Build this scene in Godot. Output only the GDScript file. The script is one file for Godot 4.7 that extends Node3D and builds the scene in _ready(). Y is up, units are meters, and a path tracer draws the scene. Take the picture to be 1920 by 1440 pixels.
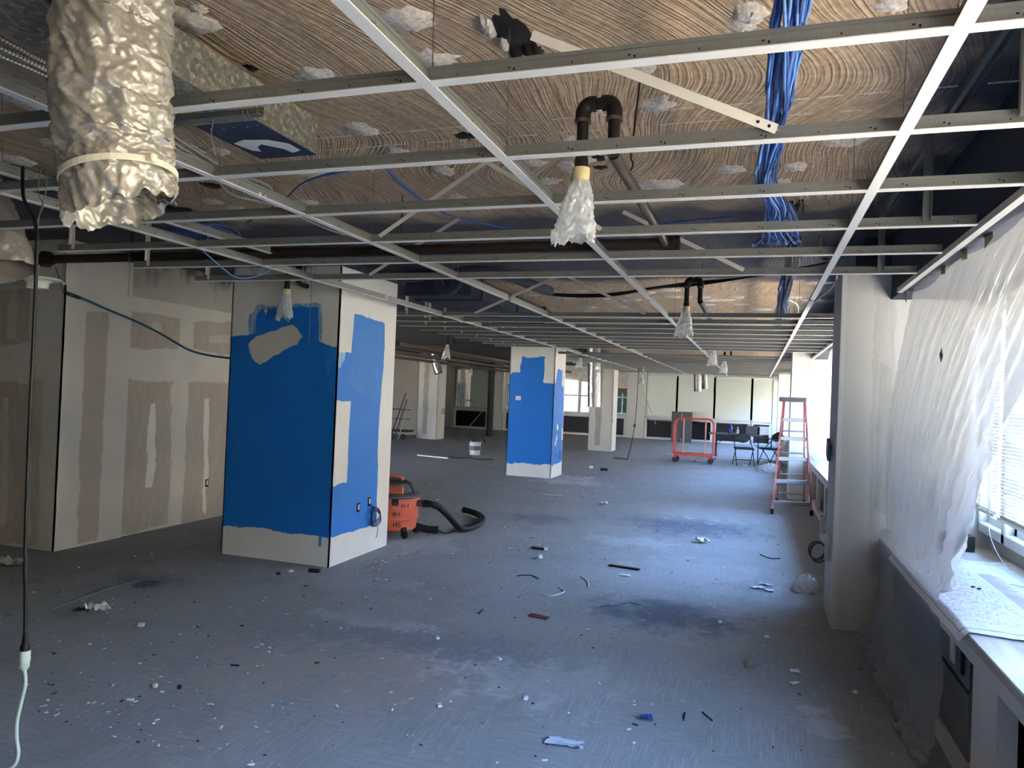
extends Node3D
# A stripped office floor under renovation. y up, metres; the camera stands at x = z = 0 and the window wall runs along -z on the right.

const SLAB := 2.86
const GRID := 2.408
const XW := 1.56
const ZF := -30.0
const MAINX := [0.376, -0.838, -2.036, -3.21]

var M := {}
var taken := {}
var rng := RandomNumberGenerator.new()
var nz := FastNoiseLite.new()
var nz2 := FastNoiseLite.new()

const POLY := {
	"p1f_blue": [-4.70,2.05, -4.52,2.05, -4.44,2.07, -4.44,2.24, -4.37,2.31, -4.33,2.24, -4.31,2.31, -4.10,2.32, -3.77,2.31, -3.75,2.01, -3.67,1.97, -3.54,1.97, -3.54,1.44, -3.55,0.26, -3.94,0.27, -4.33,0.28, -4.72,0.25, -4.72,0.79],
	"p1f_thin": [-4.50,2.25, -4.45,2.32, -4.09,2.35, -3.75,2.34, -3.72,2.01, -3.75,2.01, -3.77,2.30, -4.32,2.30, -4.44,2.24, -4.44,2.06, -4.51,2.03],
	"p1f_dark": [-3.67,1.96, -3.54,1.97, -3.55,1.73, -3.66,1.72],
	"p1f_patch": [-4.51,1.97, -4.44,2.03, -4.06,2.16, -3.98,2.12, -3.92,2.05, -3.98,1.99, -4.16,1.89, -4.37,1.78, -4.46,1.84],
	"p1f_drip": [-3.67,0.27, -3.63,0.27, -3.63,0.19, -3.66,0.18],
	"p1r_blue": [-5.95,2.29, -6.54,2.26, -6.56,2.04, -6.53,1.55, -6.50,1.33, -6.54,0.26, -6.40,0.26, -5.98,0.26, -5.68,0.27, -5.70,0.72, -5.95,0.73, -5.95,1.48, -5.69,1.49, -5.69,1.91, -5.93,1.93],
	"p1r_thin": [-5.69,1.91, -5.83,1.92, -5.81,1.85, -5.77,1.78, -5.70,1.79],
	"p1r_thin2": [-5.95,2.29, -6.54,2.26, -6.55,1.81, -6.52,1.44, -6.17,1.54, -5.92,1.64, -5.94,1.93],
	"p2f_blue": [-4.61,2.00, -4.54,2.02, -4.39,2.00, -4.37,2.33, -3.91,2.33, -3.91,1.85, -3.81,1.82, -3.68,1.82, -3.68,0.26, -4.15,0.26, -4.63,0.25],
	"p2r_blue": [-13.65,1.82, -13.79,1.85, -13.87,2.12, -14.22,2.12, -14.24,1.81, -14.41,1.77, -14.49,0.26, -14.12,0.26, -13.67,0.26],
	"p2r_sp1": [-14.00,1.06, -14.10,0.97, -14.05,0.90, -13.96,0.95],
	"p2r_sp2": [-13.99,0.85, -14.05,0.78, -13.94,0.61, -13.86,0.63],
	"p2r_sp3": [-14.37,0.94, -14.48,0.94, -14.50,0.70, -14.36,0.71],
	"pier_tan": [-5.27,2.21, -5.52,2.23, -5.53,0.71, -5.52,0.03, -5.30,0.02, -5.28,0.73],
	"w_a": [-5.76,2.29, -6.49,2.29, -6.48,1.94, -5.77,1.91],
	"w_a2": [-6.10,2.21, -6.22,2.21, -6.22,2.10, -6.10,2.09],
	"w_b": [-6.69,2.28, -7.39,2.34, -7.37,1.92, -6.70,1.97],
	"w_b2": [-6.94,2.13, -7.30,2.18, -7.29,2.08, -6.94,2.06],
	"w_c": [-5.78,1.59, -6.41,1.59, -6.46,0.63, -6.44,0.02, -5.79,0.02, -5.79,0.80],
	"w_c2": [-6.11,1.33, -6.20,1.35, -6.23,0.65, -6.20,0.44, -6.12,0.45],
	"w_d": [-6.65,1.60, -7.44,1.61, -7.41,-0.17, -6.64,-0.04, -6.66,0.61],
	"w_d2": [-6.92,1.40, -6.99,1.42, -7.03,0.58, -7.02,0.07, -6.97,0.08],
	"pf_a": [-6.84,2.39, -6.45,2.41, -6.43,1.91, -6.80,1.86],
	"pf_a2": [-6.72,2.39, -6.61,2.40, -6.60,1.93, -6.72,1.93],
	"pf_b": [-6.78,1.53, -6.40,1.52, -6.35,0.04, -6.68,0.00],
	"pf_b2": [-6.74,1.38, -6.66,1.38, -6.59,0.21, -6.69,0.15],
	"pf_c": [-6.37,1.54, -6.24,1.55, -6.21,0.03, -6.30,0.02],
	"strip": [0.22,0.15, 0.38,0.15, 0.40,2.5, 0.20,2.5],
	"rp_a": [0.80,0.4, 0.94,0.45, 0.93,2.5, 0.79,2.5],
	"rp_b": [0.83,0.9, 0.92,0.85, 0.91,1.9, 0.84,1.95],
}

const PATCH := [[-1.90,-2.02,0.10,0.10], [-1.16,-2.20,0.09,0.09], [-1.19,-2.49,0.09,0.08], [-1.72,-2.50,0.08,0.07], [-1.85,-3.10,0.08,0.10], [-2.80,-3.23,0.06,0.07], [-3.63,-2.93,0.08,0.08], [-3.22,-2.48,0.08,0.14], [-0.06,-2.42,0.05,0.07], [-0.08,-2.49,0.05,0.04], [0.36,-2.48,0.05,0.05], [-0.45,-2.75,0.05,0.06], [-0.44,-3.09,0.07,0.08], [0.35,-3.72,0.09,0.06], [-0.02,-3.70,0.04,0.08], [-0.17,-4.05,0.07,0.08], [0.15,-4.06,0.06,0.07], [0.10,-4.34,0.04,0.07], [-0.57,-4.28,0.15,0.13], [-0.89,-3.43,0.05,0.07], [-1.01,-3.85,0.06,0.11], [-1.19,-4.08,0.07,0.06], [-1.18,-3.74,0.07,0.05], [-1.72,-3.77,0.07,0.08], [-1.87,-4.35,0.06,0.10], [-1.83,-3.43,0.07,0.08], [-2.53,-3.70,0.08,0.07], [-2.95,-4.27,0.07,0.11], [-2.94,-3.15,0.07,0.10], [-4.17,-3.11,0.10,0.14], [-3.28,-3.40,0.08,0.07], [-3.63,-4.13,0.07,0.07], [-3.57,-4.30,0.07,0.05], [-0.45,-3.09,0.02,0.03], [-0.69,-3.10,0.02,0.03], [-1.81,-1.96,0.03,0.03], [-0.89,-3.75,0.06,0.04], [-2.70,-8.80,0.08,0.06], [-2.34,-9.01,0.14,0.08], [-2.00,-8.46,0.08,0.07], [-1.89,-9.16,0.11,0.06], [-1.68,-9.32,0.14,0.06], [-1.53,-9.27,0.11,0.08], [-1.27,-8.61,0.11,0.08], [-1.00,-8.41,0.14,0.10], [-0.99,-8.98,0.10,0.08], [-0.90,-9.03,0.13,0.06], [-0.97,-9.96,0.07,0.10], [-0.66,-9.03,0.10,0.07], [-0.59,-9.27,0.15,0.08], [-0.65,-9.74,0.11,0.09], [-0.24,-8.99,0.07,0.09], [-0.23,-9.68,0.10,0.05], [0.04,-10.23,0.13,0.10], [0.25,-8.66,0.09,0.08], [0.37,-9.05,0.10,0.09], [0.57,-9.28,0.13,0.06], [0.56,-7.99,0.14,0.08], [-2.28,-9.98,0.13,0.09], [-1.79,-9.98,0.11,0.09], [-0.46,-9.27,0.15,0.06]]
const CRACK := [[-0.84,-2.38,0.056,0.171], [-1.94,-2.39,0.024,0.037], [-1.38,-3.29,0.058,0.053], [-0.82,-3.74,0.030,0.052], [-0.84,-3.89,0.043,0.037], [-3.33,-3.80,0.073,0.083], [-4.09,-4.32,0.129,0.169], [-0.81,-2.53,0.029,0.034]]


# ---------------------------------------------------------------- mesh builder
class MB:
	var v := PackedVector3Array()
	var n := PackedVector3Array()
	var t := PackedVector2Array()
	var c := PackedColorArray()
	var i := PackedInt32Array()
	var tint := Color.WHITE
	var colored := false

	func vert(p: Vector3, nn: Vector3, uv: Vector2) -> int:
		v.append(p); n.append(nn); t.append(uv); c.append(tint)
		return v.size() - 1

	func face3(a: int, b: int, d: int) -> void:
		# clockwise seen from the side the normals point to
		var g := (v[b] - v[a]).cross(v[d] - v[a])
		if g.dot(n[a] + n[b] + n[d]) > 0.0:
			i.append(a); i.append(d); i.append(b)
		else:
			i.append(a); i.append(b); i.append(d)

	func quad(a: Vector3, b: Vector3, d: Vector3, e: Vector3, ua := Vector2(0, 1), ub := Vector2(1, 1), ud := Vector2(1, 0), ue := Vector2(0, 0)) -> void:
		var nn := (d - a).cross(e - b).normalized()
		var k := v.size()
		vert(a, nn, ua); vert(b, nn, ub); vert(d, nn, ud); vert(e, nn, ue)
		face3(k, k + 1, k + 2); face3(k, k + 2, k + 3)

	func tri(a: Vector3, b: Vector3, d: Vector3) -> void:
		var nn := (b - a).cross(d - a).normalized()
		var k := v.size()
		vert(a, nn, Vector2(a.x, a.z)); vert(b, nn, Vector2(b.x, b.z)); vert(d, nn, Vector2(d.x, d.z))
		face3(k, k + 1, k + 2)

	func box(ctr: Vector3, s: Vector3, b := Basis()) -> void:
		var h := s * 0.5
		for ax in 3:
			for sg in [-1.0, 1.0]:
				var nn := Vector3.ZERO; nn[ax] = sg
				var u := Vector3.ZERO; u[(ax + 1) % 3] = 1.0
				var w := nn.cross(u)
				var o := nn * h[ax]
				var hu := u * h[(ax + 1) % 3]
				var hw := w * h[(ax + 2) % 3]
				var su := h[(ax + 1) % 3] * 2.0
				var sw := h[(ax + 2) % 3] * 2.0
				quad(ctr + b * (o - hu - hw), ctr + b * (o + hu - hw), ctr + b * (o + hu + hw), ctr + b * (o - hu + hw), Vector2(0, sw), Vector2(su, sw), Vector2(su, 0), Vector2(0, 0))

	func span(a: Vector3, b: Vector3) -> void:
		box((a + b) * 0.5, (b - a).abs())

	func bbox(ctr: Vector3, s: Vector3, e: float, b := Basis()) -> void:
		# box with chamfered edges
		var h := s * 0.5
		var p := func(x: float, y: float, z: float, ax: int) -> Vector3:
			var q := Vector3(x * (h.x - e), y * (h.y - e), z * (h.z - e))
			var d := Vector3(x, y, z)
			q[ax] = d[ax] * h[ax]
			return ctr + b * q
		for ax in 3:
			for sg in [-1.0, 1.0]:
				var cs := []
				for k in [[-1, -1], [1, -1], [1, 1], [-1, 1]]:
					var d := Vector3.ZERO
					d[ax] = sg; d[(ax + 1) % 3] = k[0]; d[(ax + 2) % 3] = k[1]
					cs.append(p.call(d.x, d.y, d.z, ax))
				_oq(cs, ctr)
		for ax in 3:
			for k in [[-1, -1], [1, -1], [1, 1], [-1, 1]]:
				var d := Vector3.ZERO
				d[(ax + 1) % 3] = k[0]; d[(ax + 2) % 3] = k[1]
				var lo := d; lo[ax] = -1.0
				var hi := d; hi[ax] = 1.0
				_oq([p.call(lo.x, lo.y, lo.z, (ax + 1) % 3), p.call(hi.x, hi.y, hi.z, (ax + 1) % 3), p.call(hi.x, hi.y, hi.z, (ax + 2) % 3), p.call(lo.x, lo.y, lo.z, (ax + 2) % 3)], ctr)
		for x in [-1.0, 1.0]:
			for y in [-1.0, 1.0]:
				for z in [-1.0, 1.0]:
					var a: Vector3 = p.call(x, y, z, 0)
					var q: Vector3 = p.call(x, y, z, 1)
					var w: Vector3 = p.call(x, y, z, 2)
					if (q - a).cross(w - a).dot(a - ctr) > 0.0:
						tri(a, q, w)
					else:
						tri(a, w, q)

	func _oq(cs: Array, ctr: Vector3) -> void:
		var m: Vector3 = (cs[0] + cs[1] + cs[2] + cs[3]) * 0.25
		if (cs[2] - cs[0]).cross(cs[3] - cs[1]).dot(m - ctr) > 0.0:
			quad(cs[0], cs[1], cs[2], cs[3])
		else:
			quad(cs[3], cs[2], cs[1], cs[0])

	func tube(path: PackedVector3Array, r: float, sides := 8, caps := true, radii := PackedFloat32Array()) -> void:
		var m := path.size()
		if m < 2:
			return
		var prev := Vector3.ZERO
		var rows := []
		var run := 0.0
		for k in m:
			var d := (path[mini(k + 1, m - 1)] - path[maxi(k - 1, 0)]).normalized()
			if k == 0:
				prev = d.cross(Vector3.UP if absf(d.y) < 0.9 else Vector3.RIGHT).normalized()
			else:
				prev = (prev - d * prev.dot(d)).normalized()
				run += path[k].distance_to(path[k - 1])
			var q := d.cross(prev)
			var rr := radii[k] if radii.size() > k else r
			var row := v.size()
			for s in sides + 1:
				var a := TAU * s / sides
				var nn := prev * cos(a) + q * sin(a)
				vert(path[k] + nn * rr, nn, Vector2(float(s) / sides, run))
			rows.append(row)
		for k in m - 1:
			for s in sides:
				var a: int = rows[k] + s
				var b: int = rows[k + 1] + s
				face3(a, a + 1, b); face3(a + 1, b + 1, b)
		if caps:
			for e in [0, m - 1]:
				var d := (path[1] - path[0]).normalized() * -1.0 if e == 0 else (path[m - 1] - path[m - 2]).normalized()
				var ctr := vert(path[e], d, Vector2.ZERO)
				var first := v.size()
				for s in sides + 1:
					vert(v[rows[e] + s], d, Vector2.ZERO)
				for s in sides:
					face3(ctr, first + s, first + s + 1)

	func bar(a: Vector3, b: Vector3, r: float, sides := 8) -> void:
		tube(PackedVector3Array([a, b]), r, sides)

	func strip(a: Vector3, b: Vector3, w: float, th: float, up := Vector3.UP) -> void:
		# flat bar from a to b, w wide across `up`
		var d := (b - a)
		var z := d.normalized()
		var x := up.cross(z).normalized()
		var y := z.cross(x)
		box((a + b) * 0.5, Vector3(w, th, d.length()), Basis(x, y, z))

	func lathe(prof: Array, o: Vector3, sides := 20, b := Basis()) -> void:
		for k in prof.size() - 1:
			var p0: Vector2 = prof[k]
			var p1: Vector2 = prof[k + 1]
			var d := p1 - p0
			if d.length() < 1e-6:
				continue
			var nr := Vector2(d.y, -d.x).normalized()
			var st := v.size()
			for s in sides + 1:
				var a := TAU * s / sides
				var e := Vector3(cos(a), 0, sin(a))
				var nn := b * (e * nr.x + Vector3.UP * nr.y)
				vert(o + b * (e * p0.x + Vector3.UP * p0.y), nn, Vector2(float(s) / sides, p0.y))
				vert(o + b * (e * p1.x + Vector3.UP * p1.y), nn, Vector2(float(s) / sides, p1.y))
			for s in sides:
				var a := st + s * 2
				face3(a, a + 1, a + 2); face3(a + 2, a + 1, a + 3)

	func surf(fn: Callable, nu: int, nv: int, wrap := false) -> void:
		# smooth grid: fn(u, v) -> point, u and v in 0..1; normals from the neighbours
		var p := PackedVector3Array()
		for b in nv + 1:
			for a in nu + 1:
				p.append(fn.call(float(a) / nu, float(b) / nv))
		var st := v.size()
		for b in nv + 1:
			for a in nu + 1:
				var l := (nu - 1 if wrap and a == 0 else maxi(a - 1, 0))
				var r := (1 if wrap and a == nu else mini(a + 1, nu))
				var du := p[b * (nu + 1) + r] - p[b * (nu + 1) + l]
				var dv := p[mini(b + 1, nv) * (nu + 1) + a] - p[maxi(b - 1, 0) * (nu + 1) + a]
				var nn := du.cross(dv).normalized()
				vert(p[b * (nu + 1) + a], nn if nn.length() > 0.5 else Vector3.UP, Vector2(float(a) / nu, float(b) / nv))
		for b in nv:
			for a in nu:
				var q := st + b * (nu + 1) + a
				face3(q, q + 1, q + nu + 1); face3(q + 1, q + nu + 2, q + nu + 1)

	func prism(poly: PackedVector2Array, depth: float, xf: Transform3D) -> void:
		# polygon in the xy plane of xf, extruded from z = 0 to z = depth
		var ids := Geometry2D.triangulate_polygon(poly)
		for side in 2:
			var z := depth * side
			var nn := xf.basis * Vector3(0, 0, 1 if side else -1)
			var st := v.size()
			for q in poly:
				vert(xf * Vector3(q.x, q.y, z), nn, q)
			for k in range(0, ids.size(), 3):
				face3(st + ids[k], st + ids[k + 1], st + ids[k + 2])
		var ccw := not Geometry2D.is_polygon_clockwise(poly)
		for k in poly.size():
			var a := poly[k]
			var b := poly[(k + 1) % poly.size()]
			if not ccw:
				var w := a; a = b; b = w
			quad(xf * Vector3(a.x, a.y, 0), xf * Vector3(b.x, b.y, 0), xf * Vector3(b.x, b.y, depth), xf * Vector3(a.x, a.y, depth))

	func mesh(off := Vector3.ZERO) -> ArrayMesh:
		var m := ArrayMesh.new()
		var ar := []
		ar.resize(Mesh.ARRAY_MAX)
		if off != Vector3.ZERO:
			for k in v.size():
				v[k] -= off
		ar[Mesh.ARRAY_VERTEX] = v
		ar[Mesh.ARRAY_NORMAL] = n
		ar[Mesh.ARRAY_TEX_UV] = t
		if colored:
			ar[Mesh.ARRAY_COLOR] = c
		ar[Mesh.ARRAY_INDEX] = i
		m.add_surface_from_arrays(Mesh.PRIMITIVE_TRIANGLES, ar)
		return m

	func base() -> Vector3:
		var bb := AABB(v[0], Vector3.ZERO)
		for q in v:
			bb = bb.expand(q)
		return Vector3(bb.get_center().x, bb.position.y, bb.get_center().z)

# ---------------------------------------------------------------- naming
func numbered(called: String) -> String:
	var k: int = taken.get(called, -1) + 1
	taken[called] = k
	return called if k == 0 else "%s_%03d" % [called, k]

func where(o: Node) -> Vector3:
	var p := Vector3.ZERO
	while o != null and o != self:
		p += o.position
		o = o.get_parent()
	return p

func thing(called: String, label: String, category: String, at := Vector3.ZERO, group := "") -> Node3D:
	var o := Node3D.new()
	o.name = numbered(called)
	add_child(o)
	o.position = at
	tag(o, label, category, group)
	return o

func tag(o: Node, label: String, category: String, group := "") -> void:
	o.set_meta("label", label)
	o.set_meta("category", category)
	if group:
		o.set_meta("group", group)

func setting(called: String, at := Vector3.ZERO) -> Node3D:
	var o := Node3D.new()
	o.name = called
	add_child(o)
	o.position = at
	o.set_meta("kind", "structure")
	return o

# a part, built in world coordinates, under a thing or a part
func part(called: String, mb: MB, m: Material, parent: Node3D, label := "") -> MeshInstance3D:
	var o := MeshInstance3D.new()
	o.name = called
	o.mesh = mb.mesh(where(parent))
	o.material_override = m
	parent.add_child(o, true)
	if label:
		o.set_meta("label", label)
	return o

# a thing that is one mesh, built in world coordinates
func single(called: String, mb: MB, m: Material, label: String, category: String, group := "") -> MeshInstance3D:
	var o := MeshInstance3D.new()
	o.name = numbered(called)
	var b := mb.base()
	o.mesh = mb.mesh(b)
	o.material_override = m
	add_child(o)
	o.position = b
	tag(o, label, category, group)
	return o

func struct(called: String, mb: MB, m: Material) -> MeshInstance3D:
	var o := MeshInstance3D.new()
	o.name = called
	o.mesh = mb.mesh()
	o.material_override = m
	add_child(o)
	o.set_meta("kind", "structure")
	return o

func vp(a: Array) -> PackedVector3Array:
	var p := PackedVector3Array()
	for k in range(0, a.size(), 3):
		p.append(Vector3(a[k], a[k + 1], a[k + 2]))
	return p

# smooth curve through the points
func curve(p: PackedVector3Array, per := 6) -> PackedVector3Array:
	var out := PackedVector3Array()
	for k in p.size() - 1:
		var a := p[maxi(k - 1, 0)]
		var d := p[mini(k + 2, p.size() - 1)]
		for s in per:
			out.append(p[k].cubic_interpolate(p[k + 1], a, d, float(s) / per))
	out.append(p[p.size() - 1])
	return out

func words(k: int) -> String:
	return ["first", "second", "third", "fourth", "fifth", "sixth", "seventh", "eighth", "ninth", "tenth", "eleventh", "twelfth", "thirteenth", "fourteenth", "fifteenth", "sixteenth", "seventeenth", "eighteenth", "nineteenth", "twentieth", "twenty-first", "twenty-second", "twenty-third", "twenty-fourth", "twenty-fifth", "twenty-sixth", "twenty-seventh", "twenty-eighth", "twenty-ninth", "thirtieth", "thirty-first", "thirty-second", "thirty-third", "thirty-fourth", "thirty-fifth", "thirty-sixth"][k]

func _ready() -> void:
	rng.seed = 11
	nz.seed = 5
	nz.frequency = 1.0
	nz2.seed = 9
	nz2.frequency = 1.0
	camera_and_light()
	materials()
	shell()
	window_wall()
	far_wall()
	outside()
	columns()
	ceiling_grid()
	services()
	floor_things()
	far_things()
	debris()

# ---------------------------------------------------------------- camera, sky, sun, exposure
func camera_and_light() -> void:
	var cam := Camera3D.new()
	cam.name = "camera"
	cam.position = Vector3(0, 1.62, 0)
	cam.rotation_order = EULER_ORDER_YXZ
	cam.rotation_degrees = Vector3(0.68, 18.441, 2.36)
	cam.fov = 55.306
	cam.near = 0.05
	cam.far = 300.0
	add_child(cam)
	cam.current = true
	var sky := ProceduralSkyMaterial.new()
	sky.sky_top_color = Color(0.50, 0.68, 0.94)
	sky.sky_horizon_color = Color(0.93, 0.96, 1.0)
	sky.ground_horizon_color = Color(0.90, 0.87, 0.81)
	sky.ground_bottom_color = Color(0.80, 0.76, 0.70)
	sky.sun_angle_max = 1.0
	var env := Environment.new()
	env.background_mode = Environment.BG_SKY
	env.sky = Sky.new()
	env.sky.sky_material = sky
	env.background_energy_multiplier = 5.0
	env.tonemap_mode = Environment.TONE_MAPPER_LINEAR
	env.tonemap_exposure = 9.0
	env.sdfgi_enabled = true
	env.ssao_enabled = true
	env.ssil_enabled = true
	var we := WorldEnvironment.new()
	we.name = "world_environment"
	we.environment = env
	add_child(we)
	var sun := DirectionalLight3D.new()
	sun.name = "sun"
	sun.light_color = Color(1.0, 0.96, 0.90)
	sun.light_energy = 8.0
	sun.light_angular_distance = 0.5
	sun.shadow_enabled = true
	add_child(sun)
	sun.look_at_from_position(Vector3.ZERO, Vector3(0.35, -0.75, -0.55))

# ---------------------------------------------------------------- materials
func mat(called: String, col: Color, rough := 0.8, metal := 0.0, tex: Texture2D = null) -> StandardMaterial3D:
	var m := StandardMaterial3D.new()
	m.resource_name = called
	m.albedo_color = col
	m.roughness = rough
	m.metallic = metal
	if tex:
		m.albedo_texture = tex
	M[called] = m
	return m

func sheet(called: String, col: Color, alpha: float, rough: float, back: float) -> StandardMaterial3D:
	var m := mat(called, Color(col, alpha), rough)
	m.transparency = BaseMaterial3D.TRANSPARENCY_ALPHA
	m.cull_mode = BaseMaterial3D.CULL_DISABLED
	if back > 0.0:
		m.backlight_enabled = true
		m.backlight = Color(back, back, back)
	return m

func poly(called: String) -> PackedVector2Array:
	var a: Array = POLY[called]
	var p := PackedVector2Array()
	for k in range(0, a.size(), 2):
		p.append(Vector2(a[k], a[k + 1]))
	return p

# a wall face in metres: layers are [polygon, colour, ragged edge, see-through]; spray is [height, depth] of dark blue overspray
func paint(a0: float, a1: float, h: float, base: Color, layers: Array, spray := [], ppm := 170.0) -> ImageTexture:
	var w := int(absf(a1 - a0) * ppm)
	var hh := int(h * ppm)
	var im := Image.create_empty(w, hh, false, Image.FORMAT_RGB8)
	var ps := []
	for l in layers:
		ps.append(poly(l[0]))
	var boxes := []
	for p in ps:
		var r := Rect2(p[0], Vector2.ZERO)
		for q in p:
			r = r.expand(q)
		boxes.append(r.grow(0.06))
	var navy := Color(0.075, 0.095, 0.15)
	for j in hh:
		var y := h * (1.0 - (j + 0.5) / hh)
		for k in w:
			var q := Vector2(lerpf(a0, a1, (k + 0.5) / w), y)
			var c := base
			var big := nz.get_noise_2d(q.x * 1.7, q.y * 1.3)
			var st := nz2.get_noise_2d(q.x * 38.0, q.y * 3.0)
			var jx := nz.get_noise_2d(q.x * 8.0, q.y * 2.6)
			var jy := nz2.get_noise_2d(q.x * 3.0, q.y * 9.0)
			var fine := nz.get_noise_2d(q.x * 70.0, q.y * 70.0)
			for e in ps.size():
				if boxes[e].has_point(q):
					var l: Array = layers[e]
					var o: Vector2 = Vector2(jx + fine * 0.35, jy + fine * 0.35) * l[2]
					if Geometry2D.is_point_in_polygon(q + o, ps[e]):
						var share: float = l[3]
						if share < 1.0:
							share = clampf(share + st * 0.45 + jx * 0.25, 0.0, 1.0)
						c = c.lerp(l[1], share)
			var f := 1.0 + 0.035 * big + 0.010 * st + 0.006 * fine
			c = Color(c.r * f, c.g * f, c.b * f)
			if spray.size():
				var s := clampf((y - spray[0] + 0.34 * nz.get_noise_2d(q.x * 1.9 + 7.0, q.y * 1.4) + 0.12 * jx) / spray[1], 0.0, 1.0)
				c = c.lerp(navy, s * s * 0.93)
			im.set_pixel(k, j, c)
	return ImageTexture.create_from_image(im)

func grain(w: int, h: int, a: Color, b: Color, freq: float, sx := 1.0, sy := 1.0, sd := 3) -> ImageTexture:
	var f := FastNoiseLite.new()
	f.seed = sd
	f.frequency = freq
	f.fractal_octaves = 4
	var im := f.get_seamless_image(int(w / sx), int(h / sy))
	im.resize(w, h, Image.INTERPOLATE_CUBIC)
	var out := Image.create_empty(w, h, false, Image.FORMAT_RGB8)
	for j in h:
		for k in w:
			out.set_pixel(k, j, a.lerp(b, im.get_pixel(k, j).r))
	return ImageTexture.create_from_image(out)

func materials() -> void:
	mat("wall_white", Color(0.80, 0.79, 0.76), 0.85)
	mat("bare_drywall", Color(0.60, 0.565, 0.525), 0.9)
	mat("white_paint", Color(0.84, 0.84, 0.82), 0.5)
	mat("frame_white", Color(0.82, 0.83, 0.82), 0.45)
	mat("navy", Color(0.165, 0.19, 0.25), 0.85)
	mat("black", Color(0.025, 0.026, 0.028), 0.6)
	mat("charcoal", Color(0.13, 0.135, 0.14), 0.75)
	mat("rubber", Color(0.045, 0.047, 0.05), 0.65)
	mat("dark_pipe", Color(0.10, 0.092, 0.08), 0.45, 0.3)
	mat("rusty_pipe", Color.WHITE, 0.75, 0.1, grain(128, 128, Color(0.06, 0.045, 0.035), Color(0.24, 0.15, 0.10), 0.04))
	mat("bare_pipe", Color.WHITE, 0.4, 0.5, grain(128, 128, Color(0.25, 0.22, 0.18), Color(0.48, 0.43, 0.35), 0.03))
	M.rusty_pipe.uv1_scale = Vector3(1, 2, 1)
	mat("galv_dull", Color(0.50, 0.51, 0.50), 0.5, 0.55)
	mat("flange", Color(0.86, 0.85, 0.82), 0.45)
	mat("brace", Color(0.80, 0.78, 0.73), 0.5)
	mat("wire", Color(0.42, 0.41, 0.39), 0.4, 0.7)
	mat("cable_blue", Color(0.15, 0.31, 0.60), 0.42)
	mat("cable_light", Color(0.40, 0.57, 0.80), 0.42)
	mat("cable_deep", Color(0.07, 0.14, 0.33), 0.45)
	mat("cable_teal", Color(0.12, 0.34, 0.46), 0.45)
	mat("cable_black", Color(0.035, 0.036, 0.05), 0.5)
	mat("cord_white", Color(0.80, 0.86, 0.78), 0.45)
	mat("porcelain", Color(0.88, 0.89, 0.84), 0.3)
	mat("tape", Color(0.80, 0.74, 0.55), 0.7)
	mat("masking", Color(0.60, 0.58, 0.44), 0.75)
	mat("zip_tie", Color(0.90, 0.87, 0.76), 0.45)
	mat("plaster", Color.WHITE, 0.95, 0.0, grain(128, 128, Color(0.66, 0.60, 0.53), Color(0.97, 0.95, 0.91), 0.05))
	M.plaster.uv1_triplanar = true
	M.plaster.uv1_scale = Vector3(6, 6, 6)
	mat("hole", Color(0.06, 0.052, 0.045), 0.95)
	mat("wood", Color.WHITE, 0.7, 0.0, grain(64, 256, Color(0.50, 0.34, 0.19), Color(0.74, 0.56, 0.34), 0.03, 1, 8))
	mat("brown_board", Color(0.33, 0.265, 0.21), 0.8)
	mat("orange", Color.WHITE, 0.5, 0.0, grain(128, 128, Color(0.82, 0.37, 0.26), Color(0.92, 0.48, 0.36), 0.02))
	mat("vac_grey", Color(0.30, 0.32, 0.33), 0.5)
	mat("ladder_red", Color.WHITE, 0.5, 0.0, grain(64, 256, Color(0.66, 0.26, 0.25), Color(0.88, 0.58, 0.54), 0.03))
	mat("aluminium", Color(0.62, 0.63, 0.63), 0.45, 0.5)
	mat("cart_red", Color(0.76, 0.28, 0.25), 0.5)
	mat("cart_tube", Color(0.78, 0.55, 0.53), 0.45)
	mat("table_grey", Color(0.36, 0.36, 0.36), 0.6)
	mat("paper", Color(0.86, 0.87, 0.88), 0.9)
	mat("pail", Color(0.74, 0.74, 0.73), 0.5)
	mat("bottle_blue", Color(0.05, 0.12, 0.50), 0.25)
	mat("pink", Color(0.85, 0.12, 0.32), 0.5)
	mat("rust_red", Color(0.45, 0.22, 0.15), 0.8)
	mat("copper", Color(0.46, 0.31, 0.22), 0.7)
	mat("panel_grey", Color(0.30, 0.31, 0.31), 0.6)
	mat("cabinet_grey", Color(0.42, 0.43, 0.43), 0.55)
	mat("dust_white", Color(0.82, 0.84, 0.86), 0.95)
	mat("scrap_dark", Color(0.10, 0.10, 0.11), 0.7)
	mat("blue_scrap", Color(0.13, 0.25, 0.55), 0.6)
	mat("blinds", Color(0.86, 0.88, 0.84), 0.6)
	M.blinds.backlight_enabled = true
	M.blinds.backlight = Color(0.07, 0.072, 0.068)
	mat("slat", Color(0.80, 0.81, 0.80), 0.45)
	M.slat.backlight_enabled = true
	M.slat.backlight = Color(0.08, 0.08, 0.08)

	# silver jacket of the flexible ducts
	var sv := mat("silver", Color(0.74, 0.71, 0.66), 0.42, 0.45)
	sv.normal_enabled = false
	mat("foil", Color(0.62, 0.62, 0.62), 0.38, 0.95)
	# film: thin poly sheet and clear bags
	sheet("film", Color(0.82, 0.83, 0.84), 0.70, 0.5, 0.55)
	sheet("film_low", Color(0.72, 0.75, 0.79), 0.42, 0.5, 0.8)
	sheet("bag", Color(0.86, 0.87, 0.88), 0.46, 0.22, 0.0)
	M.bag.metallic_specular = 0.7
	var gl := mat("glass", Color(0.86, 0.96, 0.94, 0.10), 0.02)
	gl.transparency = BaseMaterial3D.TRANSPARENCY_ALPHA
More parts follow.
